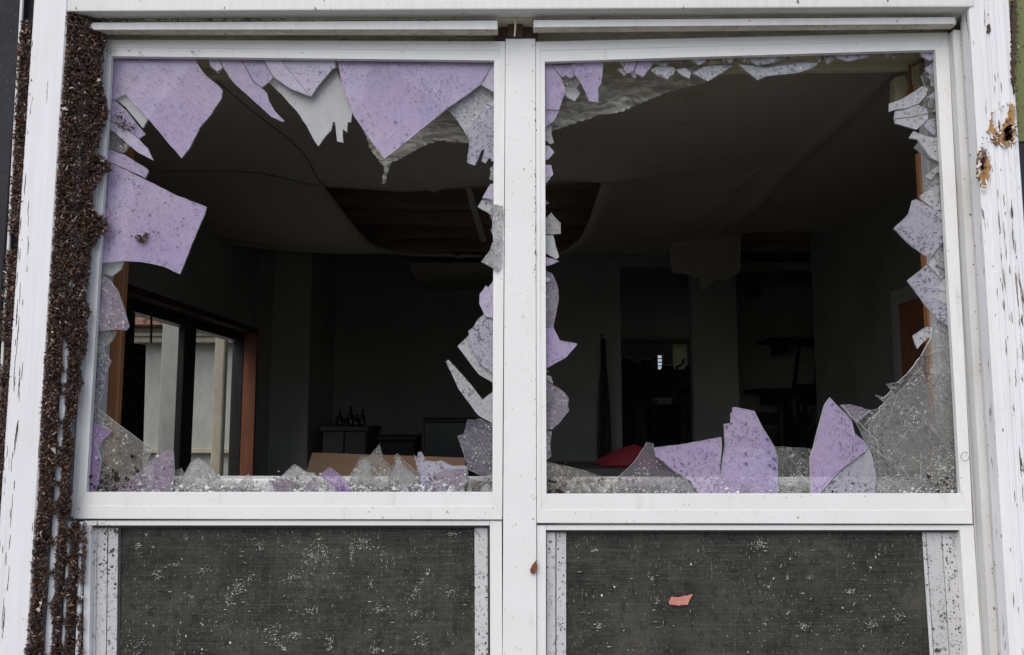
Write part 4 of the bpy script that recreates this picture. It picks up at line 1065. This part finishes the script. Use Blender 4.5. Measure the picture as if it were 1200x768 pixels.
sbox("wall_column", XLW-.12, xcol, 3.102, 3.75, .012, 3.15, M['wall'], "pale wall end beside the glass door")
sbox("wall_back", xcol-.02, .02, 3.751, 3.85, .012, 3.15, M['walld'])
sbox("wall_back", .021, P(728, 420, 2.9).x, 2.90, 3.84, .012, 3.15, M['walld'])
xo0, xo1, xo2 = P(728, 420, 2.9).x, P(812, 420, 2.9).x, P(865, 420, 2.9).x
zo = P(770, 313, 2.9).z
sbox("wall_lintel", xo0+.001, xo1-.001, 2.902, 3.03, zo, 3.15, M['walld'])
sbox("wall_pillar", xo1, xo2, 2.90, 2.97, .012, 3.15, M['walld'])
sbox("wall_alcove", xo2-.05, 3.2, 3.602, 3.70, .012, 3.15, M['wall'])
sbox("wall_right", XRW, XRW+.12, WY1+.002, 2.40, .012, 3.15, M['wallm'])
sbox("wall_end", 3.2, 3.3, 2.0, 5.2, .012, 3.15, M['walld'])
sbox("wall_end", 3.2, 3.3, 5.2, 7.2, .012, .95, M['walld'])  # unseen opening above this piece, added to let daylight into far room
sbox("wall_end", 3.2, 3.3, 5.2, 7.2, 2.15, 3.15, M['walld'])
sbox("wall_end", 3.2, 3.3, 7.2, 8.2, .012, 3.15, M['walld'])
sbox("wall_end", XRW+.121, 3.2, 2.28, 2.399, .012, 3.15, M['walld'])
# far room
sbox("ceiling", xo0-1.2, 3.19, 3.04, 8.0, ZC+.0, ZC+.05, M['ceil'])
sbox("wall_far_left", xo0-.75, xo0-.65, 3.86, 8.0, .012, 3.15, M['wall'])
FY = 7.8
def fx(px): return P(px, 425, FY).x
def fz(py): return P(780, py, FY).z
wx0, wx1, wz0, wz1 = fx(771), fx(777.2), fz(433), fz(416)
bx0, bx1, bz0, bz1 = fx(788.5), fx(806), fz(433), fz(397)
sbox("wall_far", xo0-1.2, wx0, FY, FY+.1, .012, 3.15, M['wall'])
sbox("wall_far", wx0, wx1, FY, FY+.1, .012, wz0, M['wall'])
sbox("wall_far", wx0, wx1, FY, FY+.1, wz1, 3.15, M['wall'])
sbox("wall_far", wx1, bx0, FY, FY+.1, .012, 3.15, M['wall'])
sbox("wall_far", bx0, bx1, FY, FY+.1, .012, bz0, M['wall'])
sbox("wall_far", bx0, bx1, FY, FY+.1, bz1, 3.15, M['wall'])
sbox("wall_far", bx1, 3.2, FY, FY+.1, .012, 3.15, M['wall'])
sw = empty("far_window", ((wx0+wx1)/2, FY, wz0), "tiny bright window with four small panes far down the dark room", "window")
g = M['blackframe']
for k in range(1, 4):
    z = wz0+(wz1-wz0)*k/4; box("glazing_bar", wx0, wx1, FY+.03, FY+.05, z-.005, z+.005, g, sw, 0)
box("pane", wx0-.002, wx1+.002, FY+.052, FY+.056, wz0-.002, wz1+.002, M['doorglass'], sw, 0)
tb = bpy.data.materials.new("thin_blind"); tb.use_nodes = True
nt = tb.node_tree; nt.nodes.remove(nt.nodes['Principled BSDF'])
tl = nt.nodes.new('ShaderNodeBsdfTranslucent'); tl.inputs[0].default_value = (.34, .32, .22, 1)
nt.links.new(tl.outputs[0], nt.nodes['Material Output'].inputs[0])
bl = empty("window_blind", ((bx0+bx1)/2, FY, bz0), "yellowish drawn blind glowing in the far room", "blind")
box("blind_sheet", bx0+.002, bx1-.002, FY+.04, FY+.043, bz0+.002, bz1-.002, tb, bl, 0)
box("blind_roll", bx0-.12, bx1+.06, FY-.07, FY-.001, bz1+.01, bz1+.09, M['olive'], bl, .01)
# kitchen counter and tap in front of the far window
kc = empty("kitchen_counter", (fx(778), 7.3, 0), "dark counter below the small bright window in the far room", "counter")
zt = P(780, 434, 7.2).z
box("worktop", fx(720)-.1, 3.1, 7.1, FY-.01, zt-.04, zt, M['dark_obj'], kc, .004)
box("cabinet", fx(722)-.1, 3.1, 7.14, FY-.02, .012, zt-.0405, M['dark_obj'], kc, .004)
tp = empty("kitchen_tap", (P(800, 433, 7.4).x, 7.4, zt), "dark swan neck tap silhouetted against the blind", "tap")
bm = tube([P(793, 433.6, 7.4), P(793, 430, 7.4), P(797, 429, 7.4), P(800, 426, 7.4), P(801.5, 421, 7.4), P(799.5, 423, 7.4)], .014, 7)
link_mesh("spout", bm, M['blackframe'], tp)
link_mesh("base", lathe([(.03, 0), (.03, .03), (.015, .05)], P(806, 433.8, 7.4), 12), M['blackframe'], tp)

def farbox(name, label, cat, x0, x1, ya, yb, Y, dep, m):
    a_, b_ = P(x0, ya, Y), P(x1, yb, Y); e = empty(name, ((a_.x+b_.x)/2, Y, b_.z), label, cat)
    box("body", a_.x, b_.x, Y, Y+dep, b_.z, a_.z-.02, m, e, .005); box("lid", a_.x-.01, b_.x+.01, Y-.01, Y+dep+.01, a_.z-.0195, a_.z, m, e, .004)
    return e
farbox("storage_box", "grey storage box on the floor just inside the far doorway", "box", 742, 758, 470, 520, 4.4, .3, M['cab'])
farbox("storage_box", "small pale box right of the grey storage box in the far doorway", "box", 770, 787, 466, 474, 4.6, .25, M['jamb'])
farbox("low_table", "dark low table carrying the small pale box in the far doorway", "table", 762, 800, 474.2, 540, 4.55, .4, M['dark_obj'])
for k, (px, hh, lab) in enumerate(((735, 14, "tall dark jug on the far counter"), (748, 9, "squat pot on the far counter"), (758, 12, "canister on the far counter left of the tiny window"), (783, 5, "small cup on the far counter below the tiny window"))):
    q = P(px, 434, 7.15); h_ = hh*8.8/960
    e = empty("kitchen_jar", (q.x, 7.2, zt), lab, "jar", "jars on the far counter")
    link_mesh("pot", lathe([(.05, .0005), (.07, h_*.3), (.06, h_*.8), (.045, h_)], (q.x, 7.2, zt), 12), M['dark_obj'], e, True)
    link_mesh("rim", lathe([(.05, h_+.0005), (.052, h_+.012)], (q.x, 7.2, zt), 12), M['jamb'], e)
fc = empty("dining_chair", (P(803, 470, 4.2).x, 4.2, .012), "dark chair back at the right edge of the far doorway", "chair")
x0, x1 = P(799, 470, 4.2).x, P(812, 470, 4.2).x; zt2 = P(803, 450, 4.2).z
for xx in (x0, x1):
    link_mesh("leg", tube([Vector((xx, 4.2, .012)), Vector((xx, 4.22, zt2))], .016, 6), M['dark_obj'], fc)
    link_mesh("leg", tube([Vector((xx, 4.6, .012)), Vector((xx, 4.6, .48))], .016, 6), M['dark_obj'], fc)
box("seat", x0-.02, x1+.02, 4.22, 4.62, .481, .515, M['dark_obj'], fc, .005)
for z in (zt2-.06, zt2-.26): box("back_slat", x0+.015, x1-.015, 4.205, 4.225, z-.03, z+.03, M['dark_obj'], fc, .003)

# ------------------------------------------------------------------ sliding glass door in the left wall
sd = empty("sliding_door", (XLW, (DY0+DY1)/2, .012), "black framed sliding glass door with orange timber edge in the left wall", "glass door")
XD = XLW-.09
def dY(px): return PX(px, 470, XD+.02).y
fr = M['blackframe']
box("frame", XD-.03, XD+.03, DY0, DY0+.08, .012, DZ, fr, sd)
box("frame", XD-.03, XD+.03, DY1-.03, DY1-.001, .012, DZ, fr, sd)
box("frame", XD-.03, XD+.03, DY0+.081, DY1-.031, DZ-.075, DZ-.001, fr, sd)
box("frame", XD-.03, XD+.03, DY0+.081, DY1-.031, .012, .06, fr, sd)
m0, m1 = dY(213.5), dY(227)
box("stile", XD-.01, XD+.02, m0, m1, .061, DZ-.076, fr, sd)
box("stile", XD-.01, XD+.02, dY(142), dY(154), .061, DZ-.076, fr, sd)
box("glass", XD+.003, XD+.008, dY(154)+.001, m0-.001, .062, DZ-.077, M['doorglass'], sd, 0)
box("glass", XD-.022, XD-.017, m1-.06, DY1-.032, .062, DZ-.077, M['doorglass'], sd, 0)
box("glass", XD+.003, XD+.008, DY0+.082, dY(142)-.001, .062, DZ-.077, M['doorglass'], sd, 0)
box("timber_edge", XD+.031, XLW+.012, DY1-.028, DY1-.0005, .012, DZ-.002, M['reddoor'], sd, .002)
box("timber_edge", XD+.031, XLW+.012, DY0, DY1-.029, DZ-.030, DZ-.0005, M['brownwood'], sd, .002)  # orange timber too; dark wood colour paints in its shade
bm = tube([PX(177.5, 366, XLW+.02), PX(177, 402, XLW+.02)], .0045, 6); link_mesh("pull_cord", bm, fr, sd)
# stained black board leaning in front of the door
bm = bm_poly([PX(a, b, XLW+.10) for a, b in ((118, 394), (186, 404.5), (178, 700), (95, 800))], None, 0.0)
bmesh.ops.delete(bm, geom=list(bm.verts), context='VERTS')
q0 = [PX(a, b, XLW+.10) for a, b in ((118, 394), (186, 404.5), (177, 560))]
yL, yR = q0[0].y, q0[1].y
for v in ((yL, .012), (q0[2].y, .012), (yR, q0[1].z), (yL, q0[0].z)):
    bm.verts.new((XLW+.10-.05*(v[1]/2), v[0], v[1])); 
vs = list(bm.verts); vb = [bm.verts.new(v.co+Vector((-.012, 0, 0))) for v in vs]
bm.faces.new(vs); bm.faces.new(vb[::-1])
for i in range(4): bm.faces.new((vs[i], vb[i], vb[(i+1) % 4], vs[(i+1) % 4]))
bmesh.ops.recalc_face_normals(bm, faces=list(bm.faces))
tag(link_mesh("leaning_board", bm, M['blackboard']), "stained black board leaning against the sliding glass door", "board", kind='thing')

# ------------------------------------------------------------------ outside the sliding door
WYN = 5.0
wing = empty("neighbour_wing", (-3.2, WYN, 0), "pale rendered wing with tiled roof seen through the glass door", "building", kind='thing')
zt_ = P(170, 403, WYN).z; zb_ = P(170, 386, WYN).z
box("wall", -9, XLW-.2, WYN, WYN+.2, 0, zt_, M['concrete'], wing, .005)
box("fascia", -9, XLW-.2, WYN-.12, WYN+.2, zt_+.001, zb_, M['beige'], wing, .005)
box("moulding", -9, XLW-.2, WYN-.15, WYN-.121, zt_+.05, zt_+.075, M['beige'], wing, .003)
box("wall_rail", -9, XLW-.2, WYN-.06, WYN-.001, P(240, 531, WYN).z, P(240, 525, WYN).z, M['beige'], wing, .004)
bm = bmesh.new()
for r_ in range(9):
    for k in range(46):
        x = -7.2+k*.125; y = WYN-.25+r_*.30; z = zb_+.01+r_*.11
        lathe([(.058, 0), (.048, .34)], (0, 0, 0), 7, bm) if False else None
        seg = [Vector((x+.06*math.cos(t), y, z+.05*math.sin(t))) for t in (0, .8, 1.57, 2.3, 3.14)]
        s2 = [p+Vector((0, .34, .105)) for p in seg]
        v1 = [bm.verts.new(p) for p in seg]; v2 = [bm.verts.new(p) for p in s2]
        for i in range(4): bm.faces.new((v1[i], v2[i], v2[i+1], v1[i+1]))
        bm.faces.new(v1[::-1])
o = link_mesh("roof_tiles", bm, M['tile'], wing); o['kind'] = 'stuff'
bm = bmesh.new()
q = [bm.verts.new(v) for v in ((-9, WYN-.24, zb_+.004), (XLW-.2, WYN-.24, zb_+.004), (XLW-.2, WYN+2.6, zb_+1.02), (-9, WYN+2.6, zb_+1.02), (-9, WYN+2.6, zb_), (XLW-.2, WYN+2.6, zb_))]
bm.faces.new(q[:4]); bm.faces.new((q[0], q[4], q[5], q[1])); bm.faces.new((q[2], q[5], q[4], q[3]))
link_mesh("roof_deck", bm, M['tile'], wing)
def post(px0, px1, Y, m, label):
    x0, x1 = P(px0, 450, Y).x, P(px1, 450, Y).x
    p = empty("porch_post", ((x0+x1)/2, Y, 0), label, "post", "porch posts outside the glass door")
    box("shaft", x0, x1, Y, Y+(x1-x0), 0, 2.6, m, p, .008); box("post_base", x0-.02, x1+.02, Y-.02, Y+(x1-x0)+.02, 0, .15, m, p, .008)
post(187, 212, 3.1, M['concrete'], "wide pale porch post left of the black door stile")
post(250, 262, 3.9, M['beige'], "narrow beige porch post right of the black door stile")

# ------------------------------------------------------------------ furniture and litter, left part of the room
def cabinet(name, label, cat, px0, px1, pyt, Y, depth, m, doors=2):
    p0, p1 = P(px0, pyt, Y), P(px1, pyt, Y)
    e = empty(name, ((p0.x+p1.x)/2, Y, .012), label, cat)
    box("body", p0.x, p1.x, Y+.02, Y+depth, .012, p0.z-.025, m, e, .004)
    box("top", p0.x-.01, p1.x+.01, Y-.005, Y+depth+.005, p0.z-.0245, p0.z, m, e, .004)
    w_ = (p1.x-p0.x)/doors
    for k in range(doors):
        d = box("door", p0.x+w_*k+.004, p0.x+w_*(k+1)-.004, Y, Y+.0195, .06, p0.z-.03, m, e, .003)
        box("handle", p0.x+w_*(k+.85), p0.x+w_*(k+.85)+.012, Y-.012, Y-.0003, p0.z-.32, p0.z-.20, M['blackframe'], d, .002)
    return e, p0.z
c1, ztop = cabinet("tall_cabinet", "grey cabinet with glassware on top at the back of the left room", "cabinet", 378, 430, 500, 3.0, .45, M['cab'])
for k, (px, h, r_, lab) in enumerate(((396, 22, .022, "tall dark bottle leftmost on the back cabinet"), (403, 12, .030, "squat dark jar on the back cabinet"), (409, 28, .020, "tallest thin bottle on the back cabinet"),
                             (416, 17, .028, "round decanter on the back cabinet"), (423, 24, .018, "slim bottle at the right end of the back cabinet"))):
    b_ = P(px, 498, 3.15); hh = h*4.8/960*.8
    bt = empty("bottle", (b_.x, 3.2, ztop), lab, "bottle", "glassware on the back cabinet")
    link_mesh("glass_body", lathe([(r_, 0), (r_*1.05, hh*.1), (r_, hh*.55), (r_*.35, hh*.72), (r_*.33, hh*.92)], (b_.x, 3.2, ztop), 12), M['bottle'], bt, True)
    link_mesh("stopper", lathe([(r_*.38, hh*.921), (r_*.42, hh), (r_*.1, hh*1.04)], (b_.x, 3.2, ztop), 8), M['bottle'], bt)
sp, zs_ = cabinet("speaker_cabinet", "low dark cabinet between glassware cabinet and television", "cabinet", 444, 487, 511, 2.7, .35, M['dark_obj'], 1)
tv, ztv = cabinet("television_stand", "dark stand under the television by the centre post", "stand", 490, 552, 546, 2.3, .4, M['dark_obj'])
p0, p1 = P(494, 489.5, 2.35), P(556, 545, 2.35)
te = empty("television", ((p0.x+p1.x)/2, 2.4, ztv), "dark old television standing behind the cardboard", "television")
box("shell", p0.x, p1.x, 2.37, 2.62, ztv, p0.z, M['dark_obj'], te, .008)
box("tube_screen", p0.x+.02, p1.x-.02, 2.355, 2.369, ztv+.03, p0.z-.02, M['teal'], te, .006)
# cardboard box by the window
cb = empty("cardboard_box", (P(440, 560, .7).x, .8, .012), "brown cardboard box with slanting flap below the left sash", "box")
q = [P(366, 530.5, .75), P(545, 536.5, .75), P(548, 640, .62), P(330, 640, .62)]
bm = bm_poly(q, None, .005); bevel(bm, .001); link_mesh("flap", bm, M['card'], cb)
zbx = P(440, 640, .66).z
box("carton", q[3].x+.01, q[2].x-.01, .70, 1.15, .012, zbx, M['card'], cb, .003)
# right part: red cloth on a low cabinet
rc, zr = cabinet("low_cabinet", "dark low cabinet holding the red cloth behind the right sash", "cabinet", 660, 790, 550, .62, .38, M['dark_obj'])
apx = P(741, 521, .80)
bm = bmesh.new(); RN, RM = 26, 12; rows = []
cxr, cyr = P(742, 550, .80).x, .80
for j in range(RM+1):
    t = j/RM; row = []
    for i in range(RN):
        an = 2*math.pi*i/RN
        rr = (.105*t**.85)*(1+.16*math.sin(an*5+1)*t+.10*mnoise.noise(Vector((math.cos(an)*2, math.sin(an)*2, t*2))))
        z = zr+.004+(apx.z-zr-.004)*(1-t)**1.05 + .010*math.sin(an*7)*t*(1-t)*2+.006*mnoise.noise(Vector((math.cos(an)*4*t, math.sin(an)*4*t, 3)))
        row.append(bm.verts.new((cxr+rr*math.cos(an)*1.1, cyr+rr*math.sin(an)*.9, z)))
    rows.append(row)
for r0, r1 in zip(rows[1:], rows[2:]):
    for i in range(RN): bm.faces.new((r0[i], r1[i], r1[(i+1) % RN], r0[(i+1) % RN]))
top = bm.verts.new((cxr, cyr, apx.z))
for i in range(RN): bm.faces.new((rows[1][i], rows[1][(i+1) % RN], top))
for v in rows[0]: bm.verts.remove(v)
bmesh.ops.recalc_face_normals(bm, faces=list(bm.faces))
tag(link_mesh("red_cloth", bm, M['red'], None, True), "dark red cloth heaped in a peak behind the right sash", "cloth", kind='thing')
# narrow curtain by the doorway
bm = bmesh.new(); rows = []
pa, pb = P(699, 398, 2.8), P(714, 398, 2.8)
for j in range(15):
    z = .05+(pa.z-.05)*j/14; row = []
    for i in range(25):
        t = i/24; wd = (.72+.22*math.sin(j*.8)+.25*(1-j/14))*(1 if j < 13 else .6)
        row.append(bm.verts.new(((pa.x+pb.x)/2+(t-.5)*(pb.x-pa.x)*wd, 2.80+.018*math.sin(t*22+j*.12), z)))
    rows.append(row)
for r0, r1 in zip(rows, rows[1:]):
    for i in range(24): bm.faces.new((r0[i], r0[i+1], r1[i+1], r1[i]))
cu = empty("curtain", ((pa.x+pb.x)/2, 2.8, .05), "narrow dark curtain hanging left of the far doorway", "curtain")
o = link_mesh("pleats", bm, M['curt'], cu, True); o.modifiers.new("thick", 'SOLIDIFY').thickness = .003
link_mesh("hook", tube([Vector(((pa.x+pb.x)/2, 2.80, pa.z-.01)), Vector(((pa.x+pb.x)/2, 2.84, pa.z+.03)), Vector(((pa.x+pb.x)/2, 2.899, pa.z+.03))], .006, 6), M['blackframe'], cu)
# torn plasterboard hanging from the ceiling
pts = ragged([(786, 268), (868, 268), (869, 300), (866, 320), (856, 326), (850, 331), (846, 325), (836, 329), (828, 338), (822, 340), (820, 326), (806, 322), (788, 319), (786, 300)], 1.6, 4)
bm = bm_poly([P(x, y, 2.2+(y-268)*.002) for x, y in pts], None, .014)
tag(link_mesh("hanging_plasterboard", bm, M['insul']), "torn piece of yellowish plasterboard hanging from the ceiling", "plasterboard", kind='thing')
# alcove: shelves, picture, wall light, chair, pots
sh = empty("wall_shelf", (P(930, 400, 3.4).x, 3.5, P(930, 400, 3.4).z), "short upper shelf in the right alcove", "shelf", "shelves in the right alcove")
def shelf(root, px0, px1, py, Y):
    p0, p1 = P(px0, py, Y), P(px1, py, Y)
    box("board", p0.x, p1.x, Y, 3.60, p0.z-.018, p0.z, M['dark_obj'], root, .003)
    for t in (.25, .8):
        x = p0.x+(p1.x-p0.x)*t; box("bracket", x-.01, x+.01, Y+.05, 3.598, p0.z-.09, p0.z-.0185, M['dark_obj'], root, .003)
    return p0.z
shelf(sh, 906, 985, 395, 3.25)
sh2 = empty("wall_shelf", (P(925, 458, 3.3).x, 3.5, P(925, 458, 3.3).z), "lower shelf carrying a leaning picture in the right alcove", "shelf", "shelves in the right alcove")
zs = shelf(sh2, 894, 985, 455, 3.18)
pf = empty("picture_frame", (P(943, 455, 3.3).x, 3.3, zs), "dark picture frame leaning on the lower alcove shelf", "picture")
def leanpoly(pts, Y0, lean, th): return bm_poly([P(x, y, Y0+(455-y)*lean) for x, y in pts], None, th)
link_mesh("frame", leanpoly([(929, 455), (957, 455), (959, 402), (936, 400)], 3.28, .003, .02), M['dark_obj'], pf)
link_mesh("print", leanpoly([(934, 450), (954, 450), (955.5, 408), (938.5, 406)], 3.272, .003, .005), M['walld'], pf)
wl = empty("wall_light", (P(912, 308, 3.4).x, 3.5, P(912, 308, 3.4).z), "broken dark wall light with drooping arm in the alcove", "lamp")
link_mesh("arm", tube([P(916, 306, 3.59), P(908, 309, 3.45), P(899, 318, 3.35), P(889, 328, 3.3), P(881, 343, 3.3)], .014, 8), M['blackframe'], wl, True)
link_mesh("shade", lathe([(.02, .05), (.07, .02), (.09, -.04), (.06, -.05), (.02, -.02)], P(908, 316, 3.36), 14), M['blackframe'], wl, True)
link_mesh("shade", lathe([(.015, .03), (.04, .01), (.05, -.03), (.02, -.03)], P(882, 341, 3.3), 12), M['blackframe'], wl, True)
ch = empty("wooden_chair", (P(910, 500, 2.9).x, 2.95, .012), "dark wooden chair in front of the alcove", "chair")
x0, x1 = P(892, 500, 2.8).x, P(926, 500, 2.8).x; zt = P(905, 480, 2.8).z
for xx in (x0, x1):
    for yy, top in ((2.62, .45), (3.0, zt)):
        link_mesh("leg", tube([Vector((xx, yy, .012)), Vector((xx+(.02 if top > 1 else 0), yy, top))], .018, 6), M['dark_obj'], ch)
box("seat", x0-.02, x1+.02, 2.6, 3.02, .4505, .49, M['dark_obj'], ch, .006)
for z in (zt-.05, zt-.22, zt-.40): box("back_slat", x0+.018, x1+.002, 2.99, 3.01, z-.035, z+.035, M['dark_obj'], ch, .004)
link_mesh("back_brace", tube([Vector((x0+.02, 2.985, zt-.35)), Vector((x1, 2.985, zt-.08))], .012, 6), M['dark_obj'], ch)
vz = empty("floor_vase", (P(938, 520, 3.0).x, 3.05, .012), "dark vase of dry stalks on the floor of the alcove", "vase")
vx = P(938, 520, 3.0).x
link_mesh("pot", lathe([(.10, 0), (.14, .3), (.15, .8), (.09, 1.2), (.11, 1.3)], (vx, 3.05, .012), 18), M['dark_obj'], vz, True)
bm = bmesh.new()
for k in range(40):
    an = random.uniform(0, 6.28); r1 = random.uniform(.03, .12); h = random.uniform(.25, .48)
    tube([Vector((vx+.05*math.cos(an), 3.05+.05*math.sin(an), 1.25)), Vector((vx+r1*.7*math.cos(an), 3.05+r1*.7*math.sin(an), 1.3+h*.6)), Vector((vx+r1*math.cos(an+.3), 3.05+r1*math.sin(an+.3), 1.3+h))], [.006, .009, .004], 4, bm)
o = link_mesh("dry_stalks", bm, M['dark_obj'], vz); o['kind'] = 'stuff'
# red-brown door in the right wall
rd = empty("inner_door", (XRW-.02, 1.1, .012), "red brown inner door in the spotted right wall", "door")
y0d, y1d, zd = .68, PX(1062, 400, XRW).y, PX(1062, 357, XRW).z
leaf = box("door_leaf", XRW-.022, XRW-.001, y0d, y1d, .02, zd, M['reddoor'], rd, .003)
box("door_frame", XRW-.03, XRW-.0005, y1d+.001, y1d+.05, .012, zd+.06, M['walld'], rd, .003)
box("door_frame", XRW-.03, XRW-.0005, y0d, y1d, zd+.001, zd+.06, M['walld'], rd, .003)
link_mesh("handle", lathe([(.012, 0), (.022, .02), (.02, .05)], (XRW-.05, y1d-.07, 1.02), 10), M['jamb'], leaf)

# ------------------------------------------------------------------ torn plastic sheets hanging behind the glass
def plastic(pts, label, Y, seed, fold=.012):
    xs_ = [p[0] for p in pts]; ys_ = [p[1] for p in pts]
    bm = bmesh.new(); st = 3.0; V = {}
    nx, ny = int((max(xs_)-min(xs_))/st)+2, int((max(ys_)-min(ys_))/st)+2
    def v(i, j):
        if (i, j) not in V:
            x, y = min(xs_)+i*st, min(ys_)+j*st
            # pull boundary points on to the outline
            if not inpoly(x, y, pts):
                best = None
                for (a_, b_), (c_, d_) in zip(pts, pts[1:]+pts[:1]):
                    L2 = (c_-a_)**2+(d_-b_)**2 or 1; t = max(0, min(1, ((x-a_)*(c_-a_)+(y-b_)*(d_-b_))/L2))
                    q = (a_+t*(c_-a_), b_+t*(d_-b_)); dd = math.hypot(x-q[0], y-q[1])
                    if best is None or dd < best[0]: best = (dd, q)
                x, y = best[1]
            n1 = mnoise.noise(Vector((x*.035+y*.05, y*.13-x*.02, seed))); n2 = mnoise.noise(Vector((x*.12, y*.3-x*.06, seed+5)))
            V[i, j] = bm.verts.new(P(x, y, Y+fold*n1*1.6+fold*.6*abs(n2)))
        return V[i, j]
    for i in range(nx):
        for j in range(ny):
            cx_, cy_ = min(xs_)+(i+.5)*st, min(ys_)+(j+.5)*st
            if inpoly(cx_, cy_, pts): bm.faces.new((v(i, j), v(i, j+1), v(i+1, j+1), v(i+1, j)))
    bmesh.ops.recalc_face_normals(bm, faces=list(bm.faces))
    o = link_mesh("plastic_sheet", bm, M['plastic'], None, True)
    return tag(o, label, "plastic sheet", "torn plastic sheets behind the glass", 'thing')
plastic([(405, 60), (575, 62), (577, 140), (550.4, 168), (530, 167), (513, 166), (498, 171), (481.7, 179.5), (470, 187), (458.8, 191), (454.6, 201.7), (453.5, 214), (447.3, 217), (449.4, 196), (440, 184), (432.7, 174), (430, 163), (414, 132)],
        "torn plastic sheet dangling in a point behind the large lavender shard", .075, 1)
plastic([(628, 64), (862, 62), (855, 80), (840, 93), (812, 101), (785, 107.5), (762, 117), (748, 123), (728, 132), (702, 135), (685, 142), (668, 147), (650, 153), (640, 160), (632, 160)],
        "torn plastic sheet swagging across the top left of the right sash", .085, 8)
